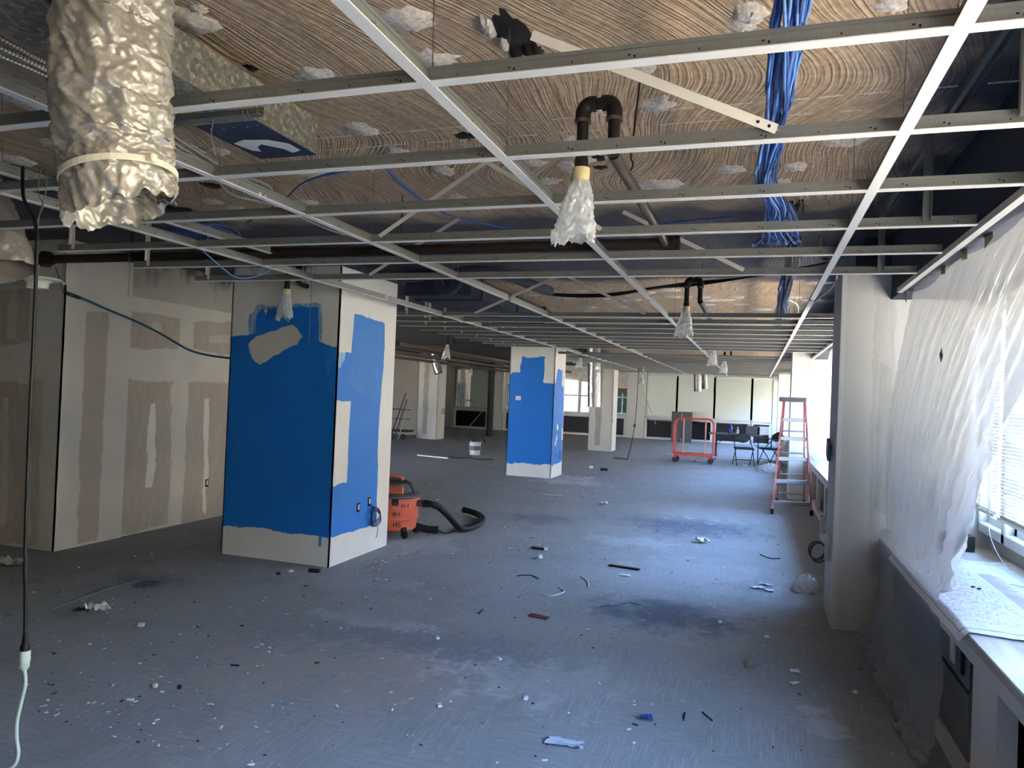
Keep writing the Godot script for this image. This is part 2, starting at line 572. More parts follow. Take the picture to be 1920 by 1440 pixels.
	var tg := mat("dimming_glass", Color(0.06, 0.08, 0.08, 0.89), 0.03)  # dark tint added to the far panes to dim the bright view outside
	tg.transparency = BaseMaterial3D.TRANSPARENCY_ALPHA

	# galvanised sheet with spangle
	var cell := FastNoiseLite.new()
	cell.noise_type = FastNoiseLite.TYPE_CELLULAR
	cell.cellular_return_type = FastNoiseLite.RETURN_CELL_VALUE
	cell.frequency = 0.055
	cell.seed = 4
	var ci := cell.get_seamless_image(256, 256)
	var si := Image.create_empty(256, 256, false, Image.FORMAT_RGB8)
	for j in 256:
		for k in 256:
			var f := ci.get_pixel(k, j).r
			f = f * 0.5 + 0.5 * pow(f, 5.0)
			si.set_pixel(k, j, Color(0.40, 0.39, 0.35).lerp(Color(0.86, 0.84, 0.76), f))
	mat("spangle", Color.WHITE, 0.45, 0.35, ImageTexture.create_from_image(si))
	M.spangle.uv1_scale = Vector3(4, 4, 4)

	# web of the grid tees: punched holes and slots every 200 mm
	var wi := Image.create_empty(256, 48, false, Image.FORMAT_RGB8)
	for j in 48:
		for k in 256:
			var g := 0.50 + 0.05 * nz.get_noise_2d(k * 0.3, j * 0.02) + (0.06 if j == 12 or j == 34 else 0.0)
			wi.set_pixel(k, j, Color(g, g * 1.015, g * 0.99))
	wi.fill_rect(Rect2i(60, 22, 4, 10), Color(0.05, 0.05, 0.05))
	wi.fill_rect(Rect2i(70, 18, 5, 6), Color(0.05, 0.05, 0.05))
	wi.fill_rect(Rect2i(190, 21, 3, 8), Color(0.12, 0.12, 0.12))
	mat("web", Color.WHITE, 0.42, 0.45, ImageTexture.create_from_image(wi))
	M.web.uv1_scale = Vector3(1, 1, 1)

	# combed plaster of the slab soffit
	var sn := FastNoiseLite.new()
	sn.seed = 21
	sn.frequency = 0.17
	sn.fractal_octaves = 3
	var s1 := sn.get_seamless_image(1024, 96)
	var s1b := s1.get_region(Rect2i(0, 0, 1024, 24))
	for q in 6:
		var wgt := (q + 0.5) / 6.0
		for k in 1024:
			s1b.set_pixel(k, 18 + q, s1b.get_pixel(k, 18 + q).lerp(s1b.get_pixel(k, 0), wgt))
	s1 = s1b
	s1.resize(1024, 1024, Image.INTERPOLATE_CUBIC)
	sn.frequency = 0.0035
	sn.seed = 8
	var wrp := sn.get_seamless_image(1024, 1024)
	sn.frequency = 0.05
	var fin := sn.get_seamless_image(1024, 1024)
	var ca := Image.create_empty(1024, 1024, false, Image.FORMAT_RGB8)
	var ch := Image.create_empty(1024, 1024, false, Image.FORMAT_R8)
	for j in 1024:
		for k in 1024:
			var wv := wrp.get_pixel(k, j).r
			var x := posmod(int(k + 64.0 * sin(TAU * j / 1024.0) + 26.0 * sin(TAU * (2.0 * j + k) / 1024.0 + 1.0) + wv * 10.0), 1024)
			var s := s1.get_pixel(x, j).r
			s = clampf((s - 0.5) * 2.2 + 0.5, 0.0, 1.0)
			var f := fin.get_pixel(k, j).r
			var col := Color(0.54, 0.455, 0.365).lerp(Color(0.84, 0.74, 0.62), s * 0.55 + f * 0.45)
			ca.set_pixel(k, j, col)
			ch.set_pixel(k, j, Color(s * 0.8 + f * 0.2, 0, 0))
	var cm := mat("slab", Color.WHITE, 0.95, 0.0, ImageTexture.create_from_image(ca))
	cm.uv1_triplanar = true
	cm.uv1_world_triplanar = true
	cm.uv1_scale = Vector3(1, 1, 1) / 2.4
	cm.heightmap_enabled = true
	cm.heightmap_texture = ImageTexture.create_from_image(ch)
	cm.heightmap_scale = 0.5
	# dark blue overspray on the slab: along the windows, around the columns and over the core
	var si2 := Image.create_empty(320, 640, false, Image.FORMAT_RGBA8)
	for j in 640:
		for k in 320:
			var x := -14.4 + 16.0 * (k + 0.5) / 320.0
			var z := -30.4 + 32.0 * (j + 0.5) / 640.0
			var wob := 0.55 * nz.get_noise_2d(x * 0.9, z * 0.9) + 0.22 * nz2.get_noise_2d(x * 3.1, z * 3.1)
			var d := 9.0
			d = minf(d, 0.66 - x)
			d = minf(d, absf(z + 6.25) - 1.48)
			d = minf(d, absf(z + 14.2) - 1.3)
			d = minf(d, absf(z + 21.8) - 1.2)
			d = minf(d, maxf(x + 4.25, -(z + 4.9) - 40.0))
			d = minf(d, x + 3.9 if z < -4.0 else 9.0)
			d = minf(d, z + 27.5)
			var share := clampf(0.5 - (d + wob * 0.55) / 0.34, 0.0, 1.0)
			var st := nz2.get_noise_2d(x * 14.0, z * 2.0)
			si2.set_pixel(k, j, Color(0.175 + st * 0.06, 0.20 + st * 0.06, 0.265 + st * 0.07, share * 0.92))
	cm.detail_enabled = true
	cm.detail_albedo = ImageTexture.create_from_image(si2)
	cm.detail_uv_layer = BaseMaterial3D.DETAIL_UV_2
	cm.detail_blend_mode = BaseMaterial3D.BLEND_MODE_MIX
	cm.uv2_triplanar = true
	cm.uv2_world_triplanar = true
	cm.uv2_scale = Vector3(1.0 / 16.0, 1, 1.0 / 32.0)
	cm.uv2_offset = Vector3(14.4 / 16.0, 0, 30.4 / 32.0)

	# carpet tiles: striped loop pile, one texture per tile
	var ti := Image.create_empty(256, 256, false, Image.FORMAT_RGB8)
	var th := Image.create_empty(256, 256, false, Image.FORMAT_R8)
	for j in 256:
		for k in 256:
			var s := nz.get_noise_2d(k * 0.16, j * 0.012) * 0.6 + nz2.get_noise_2d(k * 0.55, j * 0.05) * 0.4
			var f := nz2.get_noise_2d(k * 0.9 + 300.0, j * 0.9)
			var line := 0.0
			if posmod(int(k + 6.0 * nz.get_noise_1d(j * 0.01)), 29) < 2:
				line = 0.6 + 0.5 * nz.get_noise_2d(k * 0.05, j * 0.05)
			var g := 0.565 + s * 0.10 + f * 0.06 + line * 0.085
			ti.set_pixel(k, j, Color(g * 0.98, g * 1.0, g * 1.015))
			th.set_pixel(k, j, Color(clampf(0.5 + f * 0.6 + s * 0.3, 0, 1), 0, 0))
	var cp := mat("carpet", Color.WHITE, 0.97, 0.0, ImageTexture.create_from_image(ti))
	cp.heightmap_enabled = true
	cp.heightmap_texture = ImageTexture.create_from_image(th)
	cp.heightmap_scale = 0.25
	# dust, paint stains and traffic dirt lying over the tiles
	var di := Image.create_empty(512, 1024, false, Image.FORMAT_RGBA8)
	var blots := [[-0.62, -5.63, 0.62, 0.42, 0.85], [-0.75, -9.7, 0.95, 0.75, 0.7], [-2.0, -4.2, 1.25, 0.5, 0.35], [-4.6, -4.7, 0.35, 0.2, 0.5], [-2.6, -9.2, 0.55, 0.45, 0.5], [0.55, -4.9, 0.5, 0.5, 0.25]]
	var dusty := [[-1.95, -3.75, 1.0, 0.45, 0.95, 0], [-2.5, -3.45, 0.6, 0.35, 0.7, 0], [-3.3, -5.4, 0.9, 0.35, 0.3, 1], [-3.2, -7.0, 0.5, 0.6, 0.5, 1], [-1.3, -8.3, 0.7, 0.4, 0.5, 1], [-3.2, -13.3, 0.9, 0.5, 0.9, 1], [-3.2, -14.1, 0.45, 0.6, 0.8, 1], [0.42, -4.05, 0.16, 0.14, 0.7, 1], [0.35, -4.25, 0.1, 0.1, 0.6, 1], [-1.0, -4.0, 0.7, 0.4, 0.22, 1], [-0.7, -11.0, 1.0, 0.9, 0.25, 1], [-2.5, -4.55, 0.5, 0.15, 0.3, 1], [-0.55, -7.2, 0.9, 0.7, 0.3, 1], [-0.9, -6.7, 1.1, 0.5, 0.18, 1]]
	for j in 1024:
		for k in 512:
			var x := -14.4 + 16.0 * (k + 0.5) / 512.0
			var z := -30.4 + 32.0 * (j + 0.5) / 1024.0
			var n1 := nz.get_noise_2d(x * 0.8, z * 0.8)
			var n2 := nz2.get_noise_2d(x * 3.6, z * 2.2)
			var n3 := nz.get_noise_2d(x * 16.0, z * 13.0)
			var n4 := nz2.get_noise_2d(x * 6.0, z * 26.0)
			var col := Color(0.36, 0.35, 0.34)
			var al := clampf(0.05 + 0.22 * n1 + 0.16 * n2, 0.0, 0.34)
			for b in blots:
				var e := Vector2((x - b[0]) / b[2], (z - b[1]) / b[3]).length() + 0.55 * n2 + 0.3 * n3 + 0.25 * n4
				var s := clampf(1.25 - e, 0.0, 1.0)
				if s > 0.0:
					col = col.lerp(Color(0.16, 0.225, 0.335), minf(1.0, s * 1.6))
					al = lerpf(al, maxf(al, b[4] * 0.85), minf(1.0, s * 1.15))
			for b in dusty:
				var e := Vector2((x - b[0]) / b[2], (z - b[1]) / b[3]).length() + 0.7 * n2 + 0.55 * n3
				var s := clampf(1.1 - e, 0.0, 1.0)
				if s > 0.0:
					col = col.lerp(Color(0.72, 0.73, 0.75) if b[5] else Color(0.60, 0.555, 0.52), minf(1.0, s * 2.2))
					al = maxf(al, clampf(s * 1.5 + 0.8 * n4, 0.0, 1.0) * b[4] * 0.62)
			if n4 > 0.42 and n1 > -0.15:
				col = col.lerp(Color(0.66, 0.67, 0.69), 0.8)
				al = maxf(al, clampf((n4 - 0.42) * 2.2, 0.0, 0.42))
			di.set_pixel(k, j, Color(col, al))
	cp.detail_enabled = true
	cp.detail_albedo = ImageTexture.create_from_image(di)
	cp.detail_uv_layer = BaseMaterial3D.DETAIL_UV_2
	cp.uv2_triplanar = true
	cp.uv2_world_triplanar = true
	cp.uv2_scale = Vector3(1.0 / 16.0, 1, 1.0 / 32.0)
	cp.uv2_offset = Vector3(14.4 / 16.0, 0, 30.4 / 32.0)

# ---------------------------------------------------------------- floor, ceiling, walls
func in_view(p: Vector3) -> bool:
	var b := Basis.from_euler(Vector3(deg_to_rad(0.68), deg_to_rad(18.441), deg_to_rad(2.36)), EULER_ORDER_YXZ)
	var q := b.inverse() * (p - Vector3(0, 1.62, 0))
	return q.z < -0.3 and absf(q.x / -q.z) < 0.74 and absf(q.y / -q.z) < 0.57

func shell() -> void:
	var fl := setting("floor")
	var mb := MB.new()
	mb.span(Vector3(-14.4, -0.25, ZF - 0.4), Vector3(XW + 0.2, -0.006, 5.4))
	part("floor_slab", mb, M.charcoal, fl)
	var tile := MB.new()
	var h := 0.2495
	tile.quad(Vector3(-h, 0, h), Vector3(h, 0, h), Vector3(h, 0, -h), Vector3(-h, 0, -h))
	for a in 4:
		var b := Basis(Vector3.UP, a * PI / 2)
		tile.quad(b * Vector3(-h, -0.006, h), b * Vector3(h, -0.006, h), b * Vector3(h, 0, h), b * Vector3(-h, 0, h), Vector2(0, 1), Vector2(1, 1), Vector2(1, 0.99), Vector2(0, 0.99))
	var tm := tile.mesh()
	var cells := []
	for ix in range(-29, 4):
		for iz in range(-60, 11):
			var p := Vector3(ix * 0.5 + 0.06, 0, iz * 0.5 + 0.2)
			if p.x > XW + 0.1 or p.z < ZF:
				continue
			cells.append([p.length() if in_view(p) else 1000.0 + p.length(), p, posmod(ix + iz, 2)])
	cells.sort_custom(func(a, b): return a[0] < b[0])
	var rest := MB.new()
	for k in cells.size():
		var p: Vector3 = cells[k][1]
		var turn: float = PI / 2 * cells[k][2] + (PI if nz.get_noise_2d(p.x * 7.0, p.z * 9.0) > 0.0 else 0.0)
		if k < 300:
			var o := MeshInstance3D.new()
			o.name = "carpet_tile"
			o.mesh = tm
			o.material_override = M.carpet
			o.position = p
			o.rotation.y = turn
			fl.add_child(o, true)
		else:
			var b := Basis(Vector3.UP, turn)
			rest.quad(p + b * Vector3(-h, 0, h), p + b * Vector3(h, 0, h), p + b * Vector3(h, 0, -h), p + b * Vector3(-h, 0, -h))
	var ro := part("distant_carpet_tiles", rest, M.carpet, fl)
	ro.set_meta("kind", "stuff")

	var ce := setting("ceiling")
	mb = MB.new()
	mb.span(Vector3(-14.4, SLAB, ZF - 0.4), Vector3(XW + 0.3, SLAB + 0.3, 5.4))
	part("slab", mb, M.slab, ce)
	for k in PATCH.size():
		var p: Array = PATCH[k]
		mb = MB.new()
		blob(mb, p[0], p[1], maxf(p[2], 0.03) * 1.05, maxf(p[3], 0.03) * 0.95, 0.008 + 0.012 * rng.randf(), k)
		part("plaster_patch", mb, M.plaster, ce)
	for k in CRACK.size():
		var p: Array = CRACK[k]
		mb = MB.new()
		blob(mb, p[0], p[1], p[2], p[3], 0.003, 100 + k, 0.6)
		part("dark_hole", mb, M.hole, ce)
	# the ragged plaster hanging round the big hole
	for f in [[-0.905, -2.30, 0.02, 0.06], [-0.80, -2.50, 0.03, 0.05], [-0.87, -2.50, 0.025, 0.03], [-0.89, -2.42, 0.015, 0.04]]:
		mb = MB.new()
		blob(mb, f[0], f[1], f[2], f[3], 0.025, int(f[3] * 900.0), 0.8)
		part("torn_plaster", mb, M.rusty_pipe if f[2] > 0.02 else M.plaster, ce)
	# two chalky board lines across the slab
	for r in [[-3.16, -2.4, 0.95], [-3.33, -2.2, 0.4]]:
		mb = MB.new()
		var x: float = r[1]
		while x < r[2]:
			var l := rng.randf_range(0.05, 0.22)
			mb.box(Vector3(x + l * 0.5, SLAB - 0.001, r[0] + 0.012 * nz.get_noise_1d(x * 3.0)), Vector3(l, 0.003, rng.randf_range(0.004, 0.013)))
			x += l + rng.randf_range(0.0, 0.12)
		part("board_line", mb, M.plaster, ce)

	# room walls behind the camera, to the left and round the core
	mb = MB.new()
	mb.span(Vector3(-9.3, 0, 5.2), Vector3(XW + 0.3, SLAB, 5.4))
	struct("wall_back", mb, M.wall_white)
	var wl := setting("wall_left")
	mb = MB.new()
	mb.span(Vector3(-9.3, 0, -5.1), Vector3(-9.1, SLAB, 5.2))
	part("near_wall", mb, M.wall_white, wl)
	mb = MB.new()
	mb.span(Vector3(-14.4, 0, ZF), Vector3(-14.2, SLAB, -9.6))
	part("distant_wall", mb, M.bare_drywall, wl)
	var tan_ := Color(0.655, 0.615, 0.57)
	var mud := Color(0.765, 0.75, 0.72)
	mb = MB.new()
	mb.span(Vector3(-9.3, 0, -9.8), Vector3(-6.085, SLAB, -5.06))
	part("core", mb, M.wall_white, wl)
	# pier corner: a board facing the camera and one facing the windows, then the longer taped wall
	var pf := mat("pier_front_paint", Color.WHITE, 0.9, 0.0, paint(-9.1, -6.02, 2.44, mud, [["pf_a", tan_, 0.02, 0.9], ["pf_a2", mud, 0.02, 0.6], ["pf_b", tan_, 0.03, 0.9], ["pf_b2", mud, 0.02, 0.7], ["pf_c", tan_, 0.03, 0.6]], [2.62, 0.3], 110.0))
	board(wl, "drywall_board", "z", -5.043, -9.1, -6.017, 0.0, 2.44, pf)
	mb = MB.new()
	mb.box(Vector3(-7.56, 2.45, -5.03), Vector3(3.08, 0.022, 0.05))
	part("ledge", mb, M.wall_white, wl)
	var pt := mat("pier_side_paint", Color.WHITE, 0.9, 0.0, paint(-5.043, -5.80, 2.86, mud, [["pier_tan", tan_, 0.03, 1.0]], [2.70, 0.34]))
	board(wl, "drywall_board", "x", -6.017, -5.043, -5.80, 0.0, SLAB, pt)
	var wt := mat("taped_wall_paint", Color.WHITE, 0.9, 0.0, paint(-5.80, -9.8, 2.44, mud, [["w_a", tan_, 0.03, 0.95], ["w_a2", mud, 0.03, 0.7], ["w_b", tan_, 0.03, 0.95], ["w_b2", mud, 0.03, 0.6], ["w_c", tan_, 0.04, 0.95], ["w_c2", Color(0.84, 0.83, 0.81), 0.03, 1.0], ["w_d", tan_, 0.04, 0.95], ["w_d2", Color(0.84, 0.83, 0.81), 0.03, 1.0]], [], 130.0))
	board(wl, "drywall_board", "x", -6.045, -5.80, -9.8, 0.0, 2.44, wt)
	var wu := mat("upper_wall_paint", Color.WHITE, 0.9, 0.0, paint(-5.80, -9.8, 0.42, Color(0.66, 0.64, 0.60), [], [0.16, 0.4], 100.0))
	board(wl, "drywall_board", "x", -6.075, -5.80, -9.8, 2.44, SLAB, wu)
	mb = MB.new()
	mb.span(Vector3(-9.3, 0, -9.84), Vector3(-6.04, SLAB, -9.8))
	part("core_end", mb, M.wall_white, wl)
	outlet(wl, Vector3(-6.043, 0.42, -7.02), "x")
	# drywall left of the far numbered column, with a doorway cased in white
	mb = MB.new()
	mb.span(Vector3(-14.2, 0, -23.4), Vector3(-11.15, SLAB, -23.2))
	mb.span(Vector3(-11.15, 2.35, -23.4), Vector3(-10.5, SLAB, -23.2))
	struct("wall_inner", mb, M.bare_drywall)
	mb = MB.new()
	mb.box(Vector3(-11.12, 1.17, -23.18), Vector3(0.06, 2.34, 0.05))
	mb.box(Vector3(-10.82, 2.36, -23.18), Vector3(0.66, 0.06, 0.05))
	struct("trim_1", mb, M.white_paint)

# irregular lump under the slab
func blob(mb: MB, x: float, z: float, rx: float, rz: float, th: float, sd: int, rag := 0.55) -> void:
	var seg := 22
	var st := mb.v.size()
	mb.vert(Vector3(x, SLAB - th, z), Vector3.DOWN, Vector2(x, z))
	for ring in 4:
		for s in seg:
			var a := TAU * s / seg
			var e := Vector2(cos(a), sin(a))
			var r := (ring + 1) / 4.0
			var k := 1.0 + rag * (nz.get_noise_2d(e.x * 2.2 + sd * 3.7, e.y * 2.2) + 0.6 * nz2.get_noise_2d(e.x * 7.0 + sd, e.y * 7.0))
			var hgt: float = [1.0, 0.9, 0.75, -0.15][ring] + 0.8 * nz2.get_noise_2d(e.x * r * 5.0 + sd, e.y * r * 5.0) * (1.0 if ring < 3 else 0.0)
			mb.vert(Vector3(x + e.x * rx * r * k, SLAB - th * hgt, z + e.y * rz * r * k), (Vector3.DOWN + Vector3(e.x, 0, e.y) * (0.3 if ring < 3 else 0.8)).normalized(), Vector2(x + e.x * r, z + e.y * r))
	for s in seg:
		mb.face3(st, st + 1 + s, st + 1 + (s + 1) % seg)
		for ring in 3:
			var a := st + 1 + ring * seg + s
			var b := st + 1 + ring * seg + (s + 1) % seg
			mb.face3(a, b, a + seg); mb.face3(b, b + seg, a + seg)

# a drywall sheet 13 mm thick; its outer face looks along +axis ("-x" looks along -x) and carries the whole texture
func board(parent: Node3D, called: String, axis: String, val: float, a0: float, a1: float, y0: float, y1: float, m: Material) -> void:
	var mb := MB.new()
	var t := 0.013
	var f := func(a: float, y: float, d: float) -> Vector3:
		if axis == "z":
			return Vector3(a, y, val - d)
		return Vector3(val - d if axis == "x" else val + d, y, a)
	mb.quad(f.call(a0, y0, 0.0), f.call(a1, y0, 0.0), f.call(a1, y1, 0.0), f.call(a0, y1, 0.0))
	var c := [[a0, y0, a0, y1], [a0, y1, a1, y1], [a1, y1, a1, y0], [a1, y0, a0, y0]]
	for e in c:
		mb.quad(f.call(e[0], e[1], 0.0), f.call(e[2], e[3], 0.0), f.call(e[2], e[3], t), f.call(e[0], e[1], t), Vector2(0.01, 0.01), Vector2(0.01, 0.01), Vector2(0.01, 0.01), Vector2(0.01, 0.01))
	mb.quad(f.call(a1, y0, t), f.call(a0, y0, t), f.call(a0, y1, t), f.call(a1, y1, t), Vector2(0.01, 0.01), Vector2(0.01, 0.01), Vector2(0.01, 0.01), Vector2(0.01, 0.01))
	part(called, mb, m, parent)

# ---------------------------------------------------------------- columns
func column(label: String, x0: float, x1: float, z0: float, z1: float, top: float, front: Material, side: Material, rest: Material) -> Node3D:
	var t := thing("column", label, "column", Vector3((x0 + x1) * 0.5, 0, (z0 + z1) * 0.5))
	board(t, "front_board", "z", z0, x0, x1, 0.0, top, front)
	board(t, "side_board", "x", x1, z0, z1, 0.0, top, side)
	board(t, "side_board", "-x", x0, z0, z1, 0.0, top, rest)
	board(t, "back_board", "z", z1 + 0.013, x0 + 0.013, x1 - 0.013, 0.0, top, rest)
	var mb := MB.new()
	mb.span(Vector3(x0 + 0.14, 0, z1 + 0.14), Vector3(x1 - 0.14, SLAB, z0 - 0.14))
	part("core", mb, M.navy, t)
	return t

func outlet(t: Node3D, at: Vector3, face: String, size := Vector2(0.05, 0.085), hollow := true) -> void:
	# a box opening in a board with its device
	var mb := MB.new()
	var d := Vector3(0.004, size.y, size.x) if face == "x" else Vector3(size.x, size.y, 0.004)
	mb.box(at, d)
	var o := part("outlet_box", mb, M.hole if hollow else M.white_paint, t, "open electrical box" if hollow else "white wall device")
	if hollow:
		mb = MB.new()
		mb.box(at + (Vector3(0.004, 0.005, 0) if face == "x" else Vector3(0, 0.005, 0.004)), d * Vector3(1, 0.6, 0.45) if face == "x" else d * Vector3(0.45, 0.6, 1))
		part("receptacle", mb, M.white_paint, o)

func columns() -> void:
	var white := Color(0.85, 0.84, 0.815)
	var blue := Color(0.0, 0.44, 0.80)
	var thin := Color(0.20, 0.47, 0.72)
	var f := mat("blue_column_front", Color.WHITE, 0.6, 0.0, paint(-4.711, -3.547, 2.69, white, [["p1f_thin", thin, 0.03, 0.55], ["p1f_blue", blue, 0.02, 1.0], ["p1f_dark", white, 0.04, 0.12], ["p1f_patch", Color(0.80, 0.775, 0.735), 0.02, 1.0], ["p1f_drip", blue, 0.02, 0.8]], [2.66, 0.35], 190.0))
	var s := mat("blue_column_side", Color.WHITE, 0.6, 0.0, paint(-5.701, -6.779, 2.69, white, [["p1r_blue", blue, 0.015, 1.0], ["p1r_thin2", Color(0.22, 0.50, 0.78), 0.03, 0.5], ["p1r_thin", white, 0.03, 0.6]], [2.72, 0.3], 190.0))
	var c := column("large square column at the left, mostly bright blue paint with a slanted beige patch", -4.711, -3.547, -5.701, -6.779, 2.69, f, s, M.wall_white)
	outlet(c, Vector3(-3.545, 0.47, -6.17), "x")
	outlet(c, Vector3(-3.545, 0.50, -6.38), "x")
	var mb := MB.new()
	for k in 3:
		var p := PackedVector3Array()
		for a in 26:
			var q := TAU * 1.4 * a / 25.0
			p.append(Vector3(-3.52 + 0.012 * sin(q * 1.7 + k), 0.36 + 0.075 * cos(q + k * 0.4) - 0.02 * k, -6.46 + 0.085 * sin(q + k * 0.4) - 0.01 * k))
		mb.tube(p, 0.006, 6)
	mb.tube(curve(vp([-3.54, 0.47, -6.38, -3.51, 0.44, -6.42, -3.51, 0.40, -6.40])), 0.006, 6)
	mb.tube(curve(vp([-3.52, 0.28, -6.5, -3.515, 0.2, -6.52, -3.52, 0.13, -6.50])), 0.003, 5)
	part("coiled_cable", mb, M.cable_deep, c, "small coil of dark cable")
	f = mat("far_blue_front", Color.WHITE, 0.6, 0.0, paint(-4.61, -3.694, 2.6, white, [["p2f_blue", blue, 0.04, 1.0]], [2.75, 0.3], 110.0))
	s = mat("far_blue_side", Color.WHITE, 0.6, 0.0, paint(-13.653, -14.481, 2.6, white, [["p2r_blue", blue, 0.04, 1.0], ["p2r_sp1", white, 0.01, 1.0], ["p2r_sp2", white, 0.01, 1.0], ["p2r_sp3", white, 0.01, 1.0]], [2.75, 0.3], 110.0))
	c = column("blue and white square column farther down the middle of the room", -4.61, -3.694, -13.653, -14.481, 2.6, f, s, M.wall_white)
	outlet(c, Vector3(-4.41, 1.52, -13.649), "z", Vector2(0.11, 0.08), false)
	lettering(c, "D", Vector3(-3.692, 0.42, -14.30), 0.22, "x")
	lettering(c, "1", Vector3(-3.692, 0.43, -14.05), 0.12, "x")
	var tanm := mat("taped_column", Color.WHITE, 0.9, 0.0, paint(0.0, 0.72, 2.6, Color(0.73, 0.715, 0.68), [["strip", Color(0.58, 0.56, 0.52), 0.03, 0.9]], [2.72, 0.3], 70.0))
	c = column("unpainted taped drywall column in the middle distance, right of the farther blue column", -4.728, -4.018, -21.563, -22.289, 2.6, tanm, M.wall_white, M.wall_white)
	outlet(c, Vector3(-4.016, 0.9, -21.7), "x")
	c = column("unpainted drywall column standing in the dark at the far left", -10.51, -9.80, -21.82, -22.45, 2.6, tanm, M.wall_white, M.wall_white)
	lettering(c, "ID", Vector3(-9.798, 0.92, -22.3), 0.26, "x")
	# bare round steel column
	mb = MB.new()
	mb.lathe([Vector2(0.0, 0.0), Vector2(0.17, 0.0), Vector2(0.17, 0.02), Vector2(0.115, 0.02), Vector2(0.115, SLAB)], Vector3(-9.16, 0, -25.1), 20)
	single("steel_column", mb, M.charcoal, "dark round steel column in front of the far left windows", "column")

func lettering(t: Node3D, txt: String, at: Vector3, size: float, face: String, m: Material = null) -> void:
	var tm := TextMesh.new()
	tm.text = txt
	tm.font_size = 64
	tm.pixel_size = size / 64.0
	tm.depth = 0.003
	tm.curve_step = 2.0
	var o := MeshInstance3D.new()
	o.name = "lettering"
	o.mesh = tm
	o.material_override = m if m else M.black
	t.add_child(o, true)
	o.position = at - where(t)
	if face == "x":
		o.rotation.y = PI / 2
	o.set_meta("label", "hand-marked black lettering")

# ---------------------------------------------------------------- window wall on the right
func pier(k: int, z0: float, z1: float, label: String) -> void:
	var t := thing("wall_pier", label, "pier", Vector3(1.07, 0, (z0 + z1) * 0.5))
	board(t, "front_board", "z", z0, 0.575, XW, 0.0, 2.62, M.pier_face)
	board(t, "side_board", "-x", 0.575, z0, z1, 0.0, 2.62, M.pier_side)
	board(t, "back_board", "z", z1 + 0.013, 0.575, XW, 0.0, 2.62, M.wall_white)
	var mb := MB.new()
	mb.span(Vector3(0.72, 0, z1 + 0.03), Vector3(XW, SLAB, z0 - 0.03))
	part("core", mb, M.navy, t)
	mb = MB.new()
	mb.box(Vector3(0.573, 1.31, z0 - 0.012), Vector3(0.006, 2.62, 0.028))
	mb.box(Vector3(0.588, 1.31, z0 + 0.001), Vector3(0.028, 2.62, 0.004))
	part("corner_bead", mb, M.white_paint, t)
	if k == 0:
		mb = MB.new()
		mb.box(Vector3(0.55, 1.28, z0 - 0.35), Vector3(0.025, 0.13, 0.16), Basis(Vector3.RIGHT, 0.3))
		part("bracket", mb, M.galv_dull, t, "dark metal bracket with two screw holes")

func window_bay(k: int, z0: float, z1: float, mull: Array) -> void:
	# z0 is the near end
	var w := setting("window_%d" % k)
	var y0 := 0.80
	var y1 := 2.40
	var mb := MB.new()
	mb.bbox(Vector3(XW - 0.03, y0 + 0.035, (z0 + z1) * 0.5), Vector3(0.1, 0.07, z0 - z1), 0.008)
	mb.bbox(Vector3(XW - 0.03, y1 - 0.035, (z0 + z1) * 0.5), Vector3(0.1, 0.07, z0 - z1), 0.008)
	part("window_frame", mb, M.frame_white, w)
	var ends := [z0] + mull + [z1]
	for e in ends:
		mb = MB.new()
		mb.bbox(Vector3(XW - 0.03, (y0 + y1) * 0.5, e), Vector3(0.1, y1 - y0, 0.07), 0.008)
		part("mullion", mb, M.frame_white, w)
	for e in ends.size() - 1:
		var a: float = ends[e]
		var b: float = ends[e + 1]
		mb = MB.new()
		for q in [y0 + 0.09, y1 - 0.09]:
			mb.box(Vector3(XW, q, (a + b) * 0.5), Vector3(0.05, 0.045, a - b - 0.07))
		for q in [a - 0.055, b + 0.055]:
			mb.box(Vector3(XW, (y0 + y1) * 0.5, q), Vector3(0.05, y1 - y0 - 0.14, 0.04))
		part("sash", mb, M.frame_white, w)
		mb = MB.new()
		mb.box(Vector3(XW + 0.005, (y0 + y1) * 0.5, (a + b) * 0.5), Vector3(0.006, y1 - y0 - 0.15, a - b - 0.12))
		part("pane", mb, M.glass, w)

func blind(z0: float, z1: float, y0: float, label: String, tilt := -0.75) -> void:
	var t := thing("venetian_blind", label, "blind", Vector3(1.45, y0, (z0 + z1) * 0.5), "venetian blinds on the right windows")
	var mb := MB.new()
	mb.box(Vector3(1.45, 2.37, (z0 + z1) * 0.5), Vector3(0.04, 0.04, z0 - z1))
	part("head_rail", mb, M.frame_white, t)
	mb = MB.new()
	mb.bbox(Vector3(1.45, y0, (z0 + z1) * 0.5), Vector3(0.028, 0.018, z0 - z1), 0.004)
	part("bottom_rail", mb, M.frame_white, t)
	var sl := MB.new()
	var l := z0 - z1
	for s in 4:
		var a := -0.0125 + 0.00625 * s
		var f := func(q: float) -> float: return 0.002 - 18.0 * q * q
		sl.quad(Vector3(a, f.call(a), l / 2), Vector3(a + 0.00625, f.call(a + 0.00625), l / 2), Vector3(a + 0.00625, f.call(a + 0.00625), -l / 2), Vector3(a, f.call(a), -l / 2))
	var sm := sl.mesh()
	var y := y0 + 0.02
	while y < 2.345:
		var o := MeshInstance3D.new()
		o.name = "slat"
		o.mesh = sm
		o.material_override = M.slat
		t.add_child(o, true)
		o.position = Vector3(0, y - y0, 0)
		o.rotation.z = tilt + 0.06 * sin(y * 31.0)
		y += 0.0215
	mb = MB.new()
	for q in [z0 - 0.12, (z0 + z1) * 0.5, z1 + 0.12]:
		mb.bar(Vector3(1.437, y0, q), Vector3(1.437, 2.36, q), 0.0012, 4)
	part("ladder_cord", mb, M.white_paint, t)

